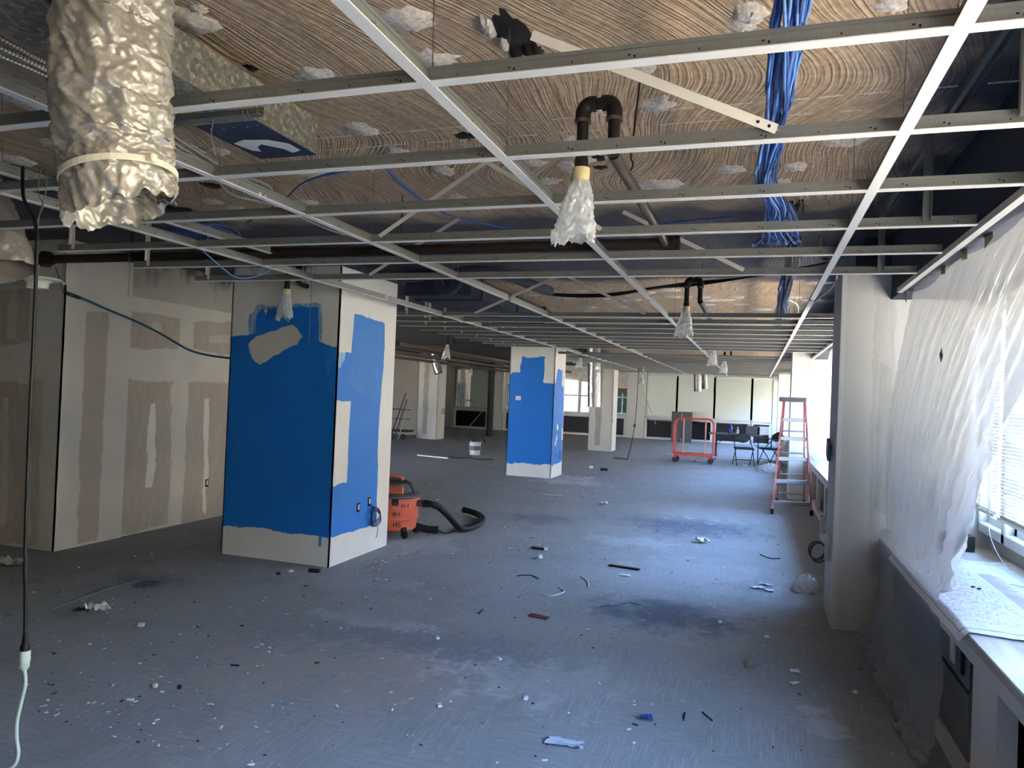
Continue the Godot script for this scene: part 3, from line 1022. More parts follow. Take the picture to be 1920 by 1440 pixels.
func film(called: String, label: String, zl: Vector2, zr: Vector2, seed_: float, fold: float) -> Node3D:
	# sheet taped under the soffit and caught on the sill edge; zl and zr are the left and right edges as (top, bottom)
	var t := thing(called, label, "plastic sheet", Vector3(0.9, 0.69, (zl.y + zr.y) * 0.5), "plastic sheets over the windows")
	var fn := func(u: float, v: float) -> Vector3:
		var zt := lerpf(zl.x, zr.x, u)
		var zb := lerpf(zl.y, zr.y, u)
		var z := lerpf(zt, zb, v)
		var y := lerpf(2.40, 0.70, v)
		y -= (1.0 - v) * 0.035 * pow(absf(sin(u * 7.3 + seed_)), 2.0) * (1.0 - v)
		var x := 0.965 - 0.055 * v - 0.06 * sin(PI * v)
		# pleats run down and to the far end, tighter towards the sill and the near edge
		var q := u * (16.0 + 12.0 * u) + v * 3.2
		var pl := sin(q * 2.4 + 2.0 * nz.get_noise_2d(u * 5.0, v * 2.0)) * 0.45 + nz2.get_noise_2d(q * 1.3 + seed_, v * 1.6) + 0.5 * nz.get_noise_2d(q * 3.1, v * 4.5 + seed_)
		x += pl * fold * (0.35 + 0.9 * v) * (0.6 + 0.8 * u) * minf(1.0, v * 6.0 + 0.15)
		x += 0.006 * nz.get_noise_2d(u * 60.0, v * 26.0)
		# a gather that pulls to the strip of tape
		var g := Vector2(u - 0.42, v - 0.28)
		x -= 0.018 * exp(-g.length_squared() * 60.0)
		if v > 0.97:
			x = minf(x, 0.863)
		return Vector3(minf(x, 1.02) if y > 0.75 else minf(x, 0.864), y, z)
	var mb := MB.new()
	mb.surf(fn, 130, 70)
	part("upper_sheet", mb, M.film, t)
	return t

func window_wall() -> void:
	mat("pier_face", Color.WHITE, 0.85, 0.0, paint(0.575, 1.56, 2.62, Color(0.80, 0.795, 0.775), [["rp_a", Color(0.72, 0.71, 0.685), 0.02, 0.75], ["rp_b", Color(0.66, 0.65, 0.625), 0.02, 0.6]], [2.66, 0.3], 120.0))
	mat("pier_side", Color.WHITE, 0.85, 0.0, paint(0.0, 0.7, 2.62, Color(0.80, 0.795, 0.775), [], [2.66, 0.3], 60.0))
	var w := setting("wall_right")
	var mb := MB.new()
	mb.span(Vector3(XW, 0, ZF - 0.3), Vector3(XW + 0.2, 0.80, 5.4))
	part("spandrel", mb, M.wall_white, w)
	mb = MB.new()
	mb.span(Vector3(0.895, 2.40, ZF), Vector3(XW + 0.2, SLAB, 5.3))
	part("bulkhead", mb, M.navy, w)
	mb = MB.new()
	for z in [[5.3, 1.35], [-5.87, -6.42], [-13.47, -14.05], [-21.27, -21.9]]:
		mb.span(Vector3(XW, 0.8, z[1]), Vector3(XW + 0.2, 2.4, z[0]))
	part("pier_backing", mb, M.wall_white, w)
	pier(0, -5.84, -6.45, "white drywall pier between the first and second window bays, nearest on the right")
	pier(1, -13.45, -14.08, "white drywall pier behind the stepladder")
	pier(2, -21.25, -21.93, "white drywall pier at the window wall beyond the folding table")
	pier(3, 2.10, 1.32, "white drywall pier behind the camera position")
	window_bay(1, 1.32, -5.84, [0.2, -0.9, -2.0, -3.1, -4.2, -5.30])
	window_bay(2, -6.45, -13.45, [-7.6, -8.75, -9.9, -11.05, -12.25])
	window_bay(3, -14.08, -21.25, [-15.3, -16.5, -17.7, -18.9, -20.1])
	window_bay(4, -21.93, -29.9, [-23.3, -24.6, -25.9, -27.2, -28.5])
	blind(-4.23, -5.27, 0.965, "half-lowered white venetian blind at the right edge, beside the plastic sheet", -1.0)
	blind(-3.13, -4.17, 0.99, "white venetian blind behind the near half of the large plastic sheet")
	blind(-5.33, -5.80, 0.97, "narrow white venetian blind next to the near pier")
	# counters under the windows
	sill_counter(-2.0, -5.82, "white window counter in front right with papers and scratches", true)
	sill_counter(-6.46, -13.43, "white window counter beyond the near pier, beside the stepladder", false)
	sill_counter(-14.09, -21.23, "white window counter past the stepladder", false)
	# wall angle along the bulkhead edge
	for z in [[-0.4, -5.47, "white wall angle along the dark bulkhead edge, upper right"], [-6.47, -13.4, "white wall angle along the bulkhead beyond the near pier"], [-14.1, -21.2, "white wall angle along the bulkhead past the stepladder"]]:
		mb = MB.new()
		mb.span(Vector3(0.872, 2.397, z[1]), Vector3(0.905, 2.3995, z[0]))
		mb.span(Vector3(0.872, 2.397, z[1]), Vector3(0.8745, 2.428, z[0]))
		single("wall_angle", mb, M.flange, z[2], "wall angle", "wall angles")
	# poly sheeting
	var t := film("plastic_sheet", "large translucent plastic sheet taped over the window at the right", Vector2(-5.44, -5.80), Vector2(-2.45, -4.02), 0.4, 0.024)
	var low := func(u: float, v: float) -> Vector3:
		var z := lerpf(lerpf(-5.80, -4.0, u), lerpf(-5.72, -3.72, u), v) + 0.05 * nz.get_noise_2d(u * 6.0, v * 2.0) * v
		var q := u * 17.0 + v * 1.5
		var x := 0.872 - 0.10 * pow(v, 2.0) + 0.014 * (sin(q * 1.1) + nz.get_noise_2d(q * 0.6, v * 1.2)) * (0.4 + v) * minf(1.0, v * 8.0)
		var y := lerpf(0.70, 0.03, v) + (0.02 * nz2.get_noise_2d(u * 12.0, 3.0) * v)
		if v > 0.86:
			x -= (v - 0.86) * 0.45 * (0.6 + nz2.get_noise_2d(u * 11.0, v * 20.0))
			y = maxf(0.012, y + 0.02 * nz.get_noise_2d(u * 30.0, v * 30.0))
		return Vector3(minf(x, 0.864), y, z)
	mb = MB.new()
	mb.surf(low, 110, 50)
	part("hanging_skirt", mb, M.film_low, t, "clear skirt of the sheet hanging to the floor")
	for q in [[0.93, 2.36, -5.40, 0.09, 0.5], [0.90, 1.90, -4.22, 0.06, 0.9], [0.955, 2.385, -4.5, 0.1, 0.1], [0.96, 2.385, -3.7, 0.12, -0.2], [0.95, 2.38, -4.05, 0.1, 0.1]]:
		mb = MB.new()
		mb.box(Vector3(q[0] - 0.015, q[1], q[2]), Vector3(0.002, 0.05, q[3]), Basis(Vector3.RIGHT, q[4]))
		part("masking_tape", mb, M.masking, t)
	film("plastic_sheet", "translucent plastic sheet over the second window bay, behind the stepladder", Vector2(-11.2, -13.40), Vector2(-9.4, -11.6), 2.1, 0.012)
	film("plastic_sheet", "translucent plastic sheet over the third window bay, far along the right wall", Vector2(-19.0, -21.2), Vector2(-17.0, -19.0), 4.0, 0.012)
	# the drawing left on the counter
	var im := Image.create_empty(640, 384, false, Image.FORMAT_RGB8)
	for j in 384:
		for k in 640:
			var g := 0.87 + 0.03 * nz.get_noise_2d(k * 0.02, j * 0.025)
			im.set_pixel(k, j, Color(g * 0.97, g * 0.99, g * 1.02))
	var r2 := RandomNumberGenerator.new()
	r2.seed = 4
	var ink := Color(0.47, 0.44, 0.52)
	for k in 1500:
		var x := 24 + (r2.randi() % 44) * 7 + r2.randi() % 3
		var y := 40 + (r2.randi() % 40) * 8 + r2.randi() % 3
		if r2.randf() < 0.5:
			im.fill_rect(Rect2i(x, y, 3 + r2.randi() % 14, 1), ink)
		else:
			im.fill_rect(Rect2i(x, y, 1, 3 + r2.randi() % 9), ink)
	im.fill_rect(Rect2i(368, 100, 104, 192), Color(0.74, 0.71, 0.71))
	for k in 32:
		im.fill_rect(Rect2i(376, 108 + k * 6, 40 + r2.randi() % 52, 2), Color(0.60, 0.52, 0.52))
	for k in 110:
		im.fill_rect(Rect2i(500 + (k % 3) * 42, 40 + k * 3, 10 + r2.randi() % 26, 1), ink)
	for e in [[16, 16, 608, 2], [16, 366, 608, 2], [16, 16, 2, 352], [622, 16, 2, 352], [348, 16, 2, 352], [488, 16, 2, 352]]:
		im.fill_rect(Rect2i(e[0], e[1], e[2], e[3]), Color(0.5, 0.48, 0.52))
	var pm := mat("drawing", Color.WHITE, 0.9, 0.0, ImageTexture.create_from_image(im))
	pm.cull_mode = BaseMaterial3D.CULL_DISABLED
	mb = MB.new()
	mb.surf(func(u: float, v: float) -> Vector3:
		var x := lerpf(0.84, 1.50, u)
		var z := lerpf(-3.52, -5.25, v) + 0.06 * u
		var y := 0.697 + 0.006 * (1.0 + nz.get_noise_2d(u * 5.0, v * 7.0)) + 0.012 * pow(maxf(0.0, u - 0.8) * 5.0, 2.0)
		if x < 0.872:
			y -= (0.872 - x) * 1.4
		return Vector3(x, y, z), 40, 50)
	single("floor_plan_drawing", mb, pm, "creased sheet of printed floor plans lying on the window counter", "drawing")
	for e in [[1.36, 0.705, -4.55, 0.09, "small white clip on the printed drawing near the window"], [1.02, 0.703, -3.05, 0.05, "short bent screw on the scratched near end of the window counter"], [1.12, 0.708, -4.35, 0.02, "tiny dark pellet on the printed drawing"], [1.10, 0.708, -4.38, 0.02, "second tiny dark pellet on the printed drawing"]]:
		mb = MB.new()
		mb.bbox(Vector3(e[0], e[1] + 0.006, e[2]), Vector3(e[3], 0.008, 0.012), 0.002, Basis(Vector3.UP, e[3] * 30.0))
		single("counter_scrap", mb, M.white_paint if e[3] > 0.08 else M.scrap_dark, e[4], "scrap", "scraps on the window counter")
	mb = MB.new()
	mb.box(Vector3(1.30, 0.745, -5.62), Vector3(0.2, 0.10, 0.12))
	single("window_clip_box", mb, M.charcoal, "dark small box on the counter against the near pier", "box")
	mb = MB.new()
	mb.tube(curve(vp([1.415, 1.6, -5.34, 1.415, 1.1, -5.33, 1.415, 0.85, -5.30, 1.40, 0.72, -4.9])), 0.002, 5)
	single("blind_pull_cord", mb, M.white_paint, "thin white blind cord dangling onto the counter", "cord")

func sill_counter(z0: float, z1: float, label: String, near_bay: bool) -> void:
	var t := thing("window_counter", label, "counter", Vector3(1.2, 0, (z0 + z1) * 0.5))
	var l := z0 - z1
	var mb := MB.new()
	mb.bbox(Vector3((0.872 + XW) * 0.5, 0.67, (z0 + z1) * 0.5), Vector3(XW - 0.872, 0.045, l), 0.004)
	part("counter_top", mb, M.counter_top if M.has("counter_top") else mat("counter_top", Color.WHITE, 0.5, 0.0, grain(256, 256, Color(0.60, 0.57, 0.54), Color(0.86, 0.85, 0.83), 0.012)), t)
	mb = MB.new()
	mb.box(Vector3(0.885, 0.62, (z0 + z1) * 0.5), Vector3(0.018, 0.06, l))
	part("fascia", mb, M.white_paint, t)
	mb = MB.new()
	mb.box(Vector3(0.93, 0.05, (z0 + z1) * 0.5), Vector3(0.05, 0.1, l))
	part("kick_board", mb, M.white_paint, t)
	mb = MB.new()
	mb.box(Vector3(1.25, 0.36, (z0 + z1) * 0.5), Vector3(0.02, 0.54, l))
	part("back_panel", mb, M.black, t)
	if near_bay:
		mb = MB.new()
		mb.box(Vector3(0.93, 0.345, -3.36), Vector3(0.07, 0.50, 0.32))
		part("support_panel", mb, M.white_paint, t)
		mb = MB.new()
		mb.box(Vector3(0.95, 0.345, -4.30), Vector3(0.06, 0.48, 1.26))
		var d := part("cabinet_panel", mb, M.cabinet_grey, t)
		mb = MB.new()
		mb.box(Vector3(0.917, 0.40, -4.30), Vector3(0.006, 0.012, 1.26))
		part("seam", mb, M.black, d)
		mb = MB.new()
		mb.bbox(Vector3(0.912, 0.51, -3.92), Vector3(0.012, 0.12, 0.07), 0.003)
		part("label_holder", mb, M.white_paint, d)
		mb = MB.new()
		mb.box(Vector3(0.913, 0.50, -3.76), Vector3(0.008, 0.1, 0.035))
		part("vent_slot", mb, M.charcoal, d)
		mb = MB.new()
		mb.box(Vector3(0.93, 0.345, -5.5), Vector3(0.07, 0.50, 0.3))
		part("support_panel", mb, M.white_paint, t)
		mb = MB.new()
		mb.bbox(Vector3(0.98, 0.24, -3.58), Vector3(0.05, 0.09, 0.08), 0.01)
		single("pink_package", mb, M.pink, "bright pink package pushed into the gap under the near counter", "package")
		mb = MB.new()
		mb.box(Vector3(0.93, 0.345, -2.3), Vector3(0.07, 0.50, 0.32))
		part("support_panel", mb, M.white_paint, t)
	else:
		var z := z0 - 0.2
		while z > z1:
			mb = MB.new()
			mb.box(Vector3(0.92, 0.345, z), Vector3(0.05, 0.50, 0.16))
			part("support_panel", mb, M.white_paint, t)
			z -= 1.25

# ---------------------------------------------------------------- far wall
func far_wall() -> void:
	var w := setting("wall_far")
	var mb := MB.new()
	mb.span(Vector3(-14.4, 2.62, ZF - 0.25), Vector3(XW + 0.2, SLAB, ZF))
	mb.span(Vector3(-14.4, 0.0, ZF - 0.25), Vector3(XW + 0.2, 0.86, ZF))
	part("spandrel", mb, M.wall_white, w)
	# piers: x ranges that are solid
	for p in [[-14.4, -12.62, 0.02], [-10.95, -10.28, 0.35], [-4.96, -4.24, 0.35], [0.62, XW + 0.1, 0.1]]:
		mb = MB.new()
		mb.span(Vector3(p[0], 0, ZF - 0.25), Vector3(p[1], SLAB, ZF + p[2]))
		part("pier", mb, M.wall_white, w)
	var spans := [[-12.62, -10.95, [-11.86]], [-10.28, -7.9, [-9.1]], [-7.9, -4.96, [-7.02, -6.0]], [-4.24, -3.0, []], [-3.0, -1.55, []], [-1.55, -0.15, []], [-0.15, 0.62, []]]
	for k in spans.size():
		var s: Array = spans[k]
		var o := setting("window_%d" % (6 + k))
		mb = MB.new()
		mb.span(Vector3(s[0], 0.86, ZF - 0.12), Vector3(s[1], 0.93, ZF + 0.03))
		mb.span(Vector3(s[0], 2.55, ZF - 0.12), Vector3(s[1], 2.62, ZF + 0.03))
		part("window_frame", mb, M.frame_white, o)
		for e in [s[0]] + s[2] + [s[1]]:
			mb = MB.new()
			mb.box(Vector3(e, 1.74, ZF - 0.045), Vector3(0.085, 1.76, 0.13))
			part("mullion", mb, M.frame_white, o)
		mb = MB.new()
		mb.box(Vector3((s[0] + s[1]) * 0.5, 1.62 if k == 2 else 1.2, ZF - 0.05), Vector3(s[1] - s[0], 0.05, 0.06))
		part("transom", mb, M.frame_white, o)
		mb = MB.new()
		mb.box(Vector3((s[0] + s[1]) * 0.5, 1.74, ZF - 0.08), Vector3(s[1] - s[0] - 0.08, 1.62, 0.006))
		part("pane", mb, M.dimming_glass, o)
		# heater recess under it
		mb = MB.new()
		mb.span(Vector3(s[0] + 0.02, 0.79, ZF), Vector3(s[1] - 0.02, 0.84, ZF + 0.32))
		part("sill", mb, M.white_paint, o)
		mb = MB.new()
		mb.span(Vector3(s[0] + 0.02, 0.0, ZF), Vector3(s[0] + 0.10, 0.79, ZF + 0.28))
		mb.span(Vector3(s[1] - 0.10, 0.0, ZF), Vector3(s[1] - 0.02, 0.79, ZF + 0.28))
		mb.span(Vector3(s[0] + 0.10, 0.0, ZF + 0.2), Vector3(s[1] - 0.10, 0.07, ZF + 0.28))
		part("heater_frame", mb, M.white_paint, o)
		mb = MB.new()
		mb.span(Vector3(s[0] + 0.12, 0.08, ZF), Vector3(s[1] - 0.12, 0.74, ZF + 0.12))
		part("heater_core", mb, M.black, o)
	# closed blinds
	var i := 0
	for b in [[-4.2, -3.04, 0.95, "drawn blind on the far wall right of the drywall pier, left of the dark panels"], [-2.96, -1.59, 0.93, "drawn blind on the far wall above the dark leaning panels"], [-1.51, -0.19, 0.93, "drawn blind on the far wall above the folding table"], [-0.11, 0.60, 0.90, "drawn narrow blind in the far right corner"], [-11.82, -10.98, 0.95, "drawn blind in the far left windows, right of the hanging plastic"]]:
		var t := thing("window_blind", b[3], "blind", Vector3((b[0] + b[1]) * 0.5, b[2], ZF + 0.06), "drawn blinds of the far wall")
		mb = MB.new()
		var y: float = b[2]
		while y < 2.56:
			mb.quad(Vector3(b[0], y - 0.002, ZF + 0.066), Vector3(b[1], y - 0.002, ZF + 0.066), Vector3(b[1], y + 0.024, ZF + 0.056), Vector3(b[0], y + 0.024, ZF + 0.056))
			y += 0.024
		var so := part("slats", mb, M.blinds, t)
		so.set_meta("kind", "stuff")
		mb = MB.new()
		mb.span(Vector3(b[0], b[2] - 0.03, ZF + 0.05), Vector3(b[1], b[2], ZF + 0.08))
		part("bottom_rail", mb, M.white_paint, t)
		mb = MB.new()
		mb.span(Vector3(b[0], 2.54, ZF + 0.04), Vector3(b[1], 2.60, ZF + 0.09))
		part("head_rail", mb, M.white_paint, t)
		i += 1
	# plastic bunched in the far left window
	mb = MB.new()
	mb.surf(func(u: float, v: float) -> Vector3:
		var wd := lerpf(0.12, 0.42, pow(v, 0.7))
		return Vector3(-12.25 + (u - 0.5) * wd + 0.05 * nz.get_noise_2d(v * 3.0, 1.0), lerpf(2.6, 0.92, v), ZF + 0.16 + 0.06 * sin(u * 17.0) + 0.05 * nz2.get_noise_2d(u * 7.0, v * 5.0)), 40, 24)
	single("bunched_plastic", mb, M.film, "white plastic sheet bunched in the far left window", "plastic sheet")

# ---------------------------------------------------------------- buildings across the street
func outside() -> void:
	var fac := mat("facade", Color(0.66, 0.61, 0.53), 0.85)
	mat("facade_glass", Color(0.16, 0.33, 0.31), 0.12)
	mat("facade_shade", Color(0.30, 0.20, 0.15), 0.7)
	fac.metallic_specular = 0.3
	var t := thing("office_building", "pale stone office building with teal windows, seen through the far windows", "building", Vector3(-10, -14, -56))
	var mb := MB.new()
	mb.span(Vector3(-34, -14, -70), Vector3(14, 26, -56))
	part("wall", mb, fac, t)
	for fy in range(-4, 6):
		for fx in range(-8, 6):
			var x := -10.0 + fx * 2.3 + 0.3
			var y := 1.35 + fy * 3.4
			mb = MB.new()
			mb.box(Vector3(x, y, -55.97), Vector3(1.9, 2.0, 0.08))
			var f := part("window", mb, M.frame_white, t)
			mb = MB.new()
			mb.box(Vector3(x - 0.45, y - 0.15, -55.92), Vector3(0.8, 1.5, 0.04))
			mb.box(Vector3(x + 0.45, y - 0.15, -55.92), Vector3(0.8, 1.5, 0.04))
			part("pane", mb, M.facade_glass, f)
			mb = MB.new()
			mb.box(Vector3(x, y + 0.8, -55.91), Vector3(1.75, 0.34, 0.05))
			part("blind_band", mb, M.facade_shade, f)
	t = thing("street_building", "sunlit pale building across the street, behind the right windows", "building", Vector3(24, -14, -4))
	mb = MB.new()
	mb.span(Vector3(22, -14, -40), Vector3(34, 9, 30))
	part("wall", mb, fac, t)
	for fy in range(-4, 3):
		for fz in range(-10, 9):
			mb = MB.new()
			mb.box(Vector3(21.97, 1.5 + fy * 3.3, fz * 3.2 - 4.0), Vector3(0.1, 1.7, 1.9))
			part("window", mb, M.facade_glass, t)

# ---------------------------------------------------------------- suspended ceiling grid
# one tee from a to b (undersides of the flange); returns [flange, web] builders around `o`
func tee_parts(t: Node3D, a: Vector3, b: Vector3, tall := 0.040) -> void:
	var d := (b - a).normalized()
	var s := d.cross(Vector3.UP).normalized()
	var l := a.distance_to(b)
	var m := (a + b) * 0.5
	var bs := Basis(s, Vector3.UP, -d)
	var mb := MB.new()
	mb.box(m + Vector3(0, 0.0015, 0), Vector3(0.036, 0.003, l), bs)
	part("flange", mb, M.flange, t)
	mb = MB.new()
	var y0 := Vector3(0, 0.003, 0)
	var y1 := Vector3(0, tall, 0)
	for q in [0.0016, -0.0016]:
		var o: Vector3 = s * q
		mb.quad(a + o + y0, b + o + y0, b + o + y1, a + o + y1, Vector2(0, 1), Vector2(l / 0.3, 1), Vector2(l / 0.3, 0), Vector2(0, 0))
	part("web", mb, M.web, t)
	mb = MB.new()
	mb.box(m + Vector3(0, tall + 0.004, 0), Vector3(0.008, 0.010, l), bs)
	part("bulb", mb, M.galv_dull, t)

func tee(called: String, label: String, cat: String, group: String, a: Vector3, b: Vector3, tall := 0.040) -> void:
	var m := (a + b) * 0.5
	var t := thing(called, label, cat, m, group)
	tee_parts(t, a, b, tall)

func rows() -> Array:
	var r := []
	for k in 6:
		r.append(1.715 + 0.61 * k)
	for k in 9:
		r.append(7.17 + 0.59 * k)
	for k in 15:
		r.append(13.75 + 0.64 * k)
	return r

func ceiling_grid() -> void:
	var side := ["nearest the window", "second from the window", "third from the window", "fourth from the window"]
	for k in 4:
		var x: float = MAINX[k]
		var cuts := [[-0.15, -5.90], [-5.98, -9.62], [-9.64, -13.28], [-13.30, -16.94], [-16.96, -20.6], [-20.62, -23.3]]
		for c in cuts.size():
			tee("main_runner", "steel ceiling runner, line %s, %s length from the camera" % [side[k], words(c)], "ceiling runner", "main runners of the ceiling grid", Vector3(x, GRID, cuts[c][0]), Vector3(x, GRID, cuts[c][1]))
	var mark := get_node("main_runner_012")
	lettering(mark, "IF-3", Vector3(-2.034, 2.418, -2.62), 0.032, "x", M.white_paint)
	var segs := [[0.872, 0.376, "between the bulkhead and the first runner"], [0.376, -0.838, "between the first and second runners"], [-0.838, -2.036, "between the second and third runners"], [-2.036, -3.21, "between the third and fourth runners"], [-3.21, -4.315, "overhanging left of the fourth runner"]]
	var rs := rows()
	for k in rs.size():
		var z: float = -rs[k]
		for e in segs.size():
			var s: Array = segs[e]
			var x0: float = s[0]
			var x1: float = s[1]
			if e == 0:
				x0 = 0.86 if k < 6 else (0.872 if absf(z + 6.1) > 0.7 else 0.56)
				if (z < -13.3 and z > -14.2) or (z < -21.1 and z > -22.0):
					x0 = 0.56
			if e == 4 and z < -13.5 and z > -14.6:
				x1 = -3.67
			if e == 4 and z < -21.4 and z > -22.4:
				x1 = -4.0
			tee("cross_tee", "steel cross tee %s, %s row from the camera" % [s[2], words(k)], "cross tee", "cross tees of the ceiling grid", Vector3(x0 - (0.004 if e else 0.0), GRID + 0.0005, z), Vector3(x1 + 0.004, GRID + 0.0005, z), 0.036)
	# hanger wires from the slab to the runners
	for k in 4:
		for q in [0, 1, 3, 5, 7, 9, 11, 13, 16, 19, 22]:
			if k == 3 and q == 0:
				continue
			var z: float = -rs[q] - 0.03
			var x: float = MAINX[k]
			var mb := MB.new()
			mb.bar(Vector3(x, GRID + 0.03, z), Vector3(x + 0.02 * nz.get_noise_2d(k * 9.0, q * 5.0), SLAB + 0.01, z + 0.02), 0.0014 if q < 6 else 0.002, 5)
			for w in 4:
				mb.bar(Vector3(x - 0.003, GRID + 0.05 + w * 0.006, z), Vector3(x + 0.004, GRID + 0.054 + w * 0.006, z), 0.0016, 4)
			single("hanger_wire", mb, M.wire, "thin hanger wire on the runner %s, at the %s cross row" % [side[k], words(q)], "wire", "hanger wires")
	# vertical straps along the left ends of the rows
	for q in [3, 4, 5, 6, 7, 8, 9, 10, 11, 12, 13, 14]:
		var x := -4.17 if q < 6 else (-3.62 if q < 8 else -3.95)
		var z: float = -rs[q] + 0.012
		var mb := MB.new()
		mb.box(Vector3(x, (GRID + 0.015 + SLAB) * 0.5, z), Vector3(0.024, SLAB - GRID - 0.015, 0.0025))
		mb.box(Vector3(x - 0.012, (GRID + 0.05 + SLAB) * 0.5, z + 0.01), Vector3(0.0025, SLAB - GRID - 0.05, 0.02))
		single("hanger_strap", mb, M.brace, "white metal strap hanging to the left end of the %s cross row" % words(q), "strap", "hanger straps at the left ends")
	# channels by the bulkhead
	for e in [[-2.325, "second"], [-3.545, "fourth"], [-4.765, "sixth"]]:
		var z: float = e[0] + 0.02
		var mb := MB.new()
		mb.box(Vector3(0.665, (GRID + SLAB) * 0.5 + 0.008, z), Vector3(0.034, SLAB - GRID - 0.02, 0.002))
		mb.box(Vector3(0.649, (GRID + SLAB) * 0.5 + 0.008, z + 0.010), Vector3(0.002, SLAB - GRID - 0.02, 0.02))
		mb.box(Vector3(0.681, (GRID + SLAB) * 0.5 + 0.008, z + 0.010), Vector3(0.002, SLAB - GRID - 0.02, 0.02))
		single("hanger_channel", mb, M.galv_dull, "galvanized channel dropping to the %s cross row near the bulkhead" % e[1], "channel", "hanger channels by the bulkhead")
	var mb := MB.new()
	mb.span(Vector3(0.70, SLAB - 0.035, -5.1), Vector3(0.702, SLAB, -0.4))
	mb.span(Vector3(0.70, SLAB - 0.003, -5.1), Vector3(0.74, SLAB, -0.4))
	mb.span(Vector3(0.738, SLAB - 0.035, -5.1), Vector3(0.74, SLAB, -0.4))
	single("slab_track", mb, M.galv_dull, "long metal track fixed to the dark slab beside the bulkhead", "track")
	# diagonal braces
	var br := [
		[-0.68, 2.70, -2.09, 0.03, 2.44, -2.31, 0.03, "long white flat brace running from the torn hole to the second cross row"],
		[-1.38, 2.82, -3.56, -1.97, 2.44, -3.53, 0.022, "slanted brace left of the plastic-bagged sprinkler drop, falling to the left"],
		[-1.38, 2.82, -3.56, -0.75, 2.44, -3.53, 0.022, "slanted brace behind the bagged sprinkler drop, falling to the right"],
		[-2.0, 2.82, -4.7, -2.72, 2.44, -4.75, 0.024, "slanted brace in the dark above the blue column, falling to the left"],
		[-0.86, 2.82, -4.7, -0.10, 2.44, -4.75, 0.026, "white flat brace with a hooked end, behind the pipe elbow"],
		[-1.9, 2.82, -7.1, -2.83, 2.44, -7.16, 0.026, "far white brace falling to the left over the gap in the grid"],
		[-1.86, 2.82, -7.1, -1.05, 2.44, -7.16, 0.026, "far white brace falling to the right over the gap in the grid"],
		[-1.55, 2.84, -8.2, -2.1, 2.46, -8.3, 0.02, "smaller far brace falling to the left against the brown slab"],
		[-1.53, 2.84, -8.2, -0.95, 2.46, -8.3, 0.02, "smaller far brace falling to the right against the brown slab"],
		[-2.86, 2.70, -2.30, -2.78, 2.435, -2.32, 0.03, "short white brace beside the large silver duct at the left"]]
	for e in br:
		mb = MB.new()
		var a := Vector3(e[0], e[1], e[2])
		var b := Vector3(e[3], e[4], e[5])
		mb.strip(a, b, 0.002, e[6], Vector3(0, 0, 1).cross(b - a).normalized())
		mb.strip(a + Vector3(0, 0, -e[6] * 0.5), b + Vector3(0, 0, -e[6] * 0.5), e[6], 0.002, Vector3(0, 0, 1).cross(b - a).normalized())
		var bo := single("diagonal_brace", mb, M.brace, e[7], "brace", "diagonal braces of the ceiling grid")
		if e[6] > 0.029 and e[0] > -1.0:
			mb = MB.new()
			for q in [0.03, 0.075]:
				mb.lathe([Vector2(0.0, 0.0), Vector2(0.0045, 0.0), Vector2(0.0045, 0.004), Vector2(0.0, 0.004)], b.lerp(a, q) + Vector3(0, 0, 0.001), 10, Basis(Vector3.RIGHT, PI / 2))
			part("screw_hole", mb, M.hole, bo)
	# a loose runner laid across the grid
	tee("loose_runner", "loose runner resting on top of the grid behind the large silver duct", "ceiling runner", "", Vector3(-3.09, 2.462, -1.7), Vector3(-3.04, 2.462, -4.02))

# ---------------------------------------------------------------- ducts, pipes and cables
func jacket(mb: MB, ax: PackedVector3Array, r0: PackedFloat32Array, amp: float, sd: float, nu := 96, nv := 120, pinch := 0.0) -> void:
	var m := ax.size() - 1
	mb.surf(func(u: float, v: float) -> Vector3:
		var f := v * m
		var k := mini(int(f), m - 1)
		var c := ax[k].lerp(ax[k + 1], f - k)
		var d := (ax[k + 1] - ax[k]).normalized()
		var x := d.cross(Vector3(0, 0, 1)).normalized()
		var z := x.cross(d)
		var a := TAU * u
		var r := lerpf(r0[k], r0[k + 1], f - k)
		var q := Vector3(cos(a), sin(a), 0) * 1.3
		var l := v * m * ax[0].distance_to(ax[1]) * 26.0
		var n1 := nz.get_noise_3d(q.x * 0.8 + sd, q.y * 0.8, l * 0.34 + q.x * 0.9)
		var n2 := nz2.get_noise_3d(q.x * 1.3, q.y * 1.3 + sd, l * 0.75 - q.y * 1.3 + q.x * 0.7)
		var n3 := nz.get_noise_3d(q.x * 1.6, q.y * 1.6, l * 0.22 + sd)
		var n4 := nz2.get_noise_3d(q.x * 2.4 + sd, q.y * 2.4, l * 1.5 + q.x * 2.0)
		var w := (0.45 - absf(n1) * 2.6) * 1.0 + (0.4 - absf(n2) * 2.2) * 0.16 + n3 * 0.7 + (0.3 - absf(n4) * 1.6) * 0.05
		r += amp * w
		return c + (x * cos(a) + z * sin(a)) * r + Vector3(0, -pinch * smoothstep(0.9, 1.0, v) * (0.5 + 0.5 * (sin(a) * 0.9 + cos(a) * 0.45) + 0.5 * nz.get_noise_2d(cos(a) * 2.5 + sd, sin(a) * 2.5)), 0), nu, nv, true)

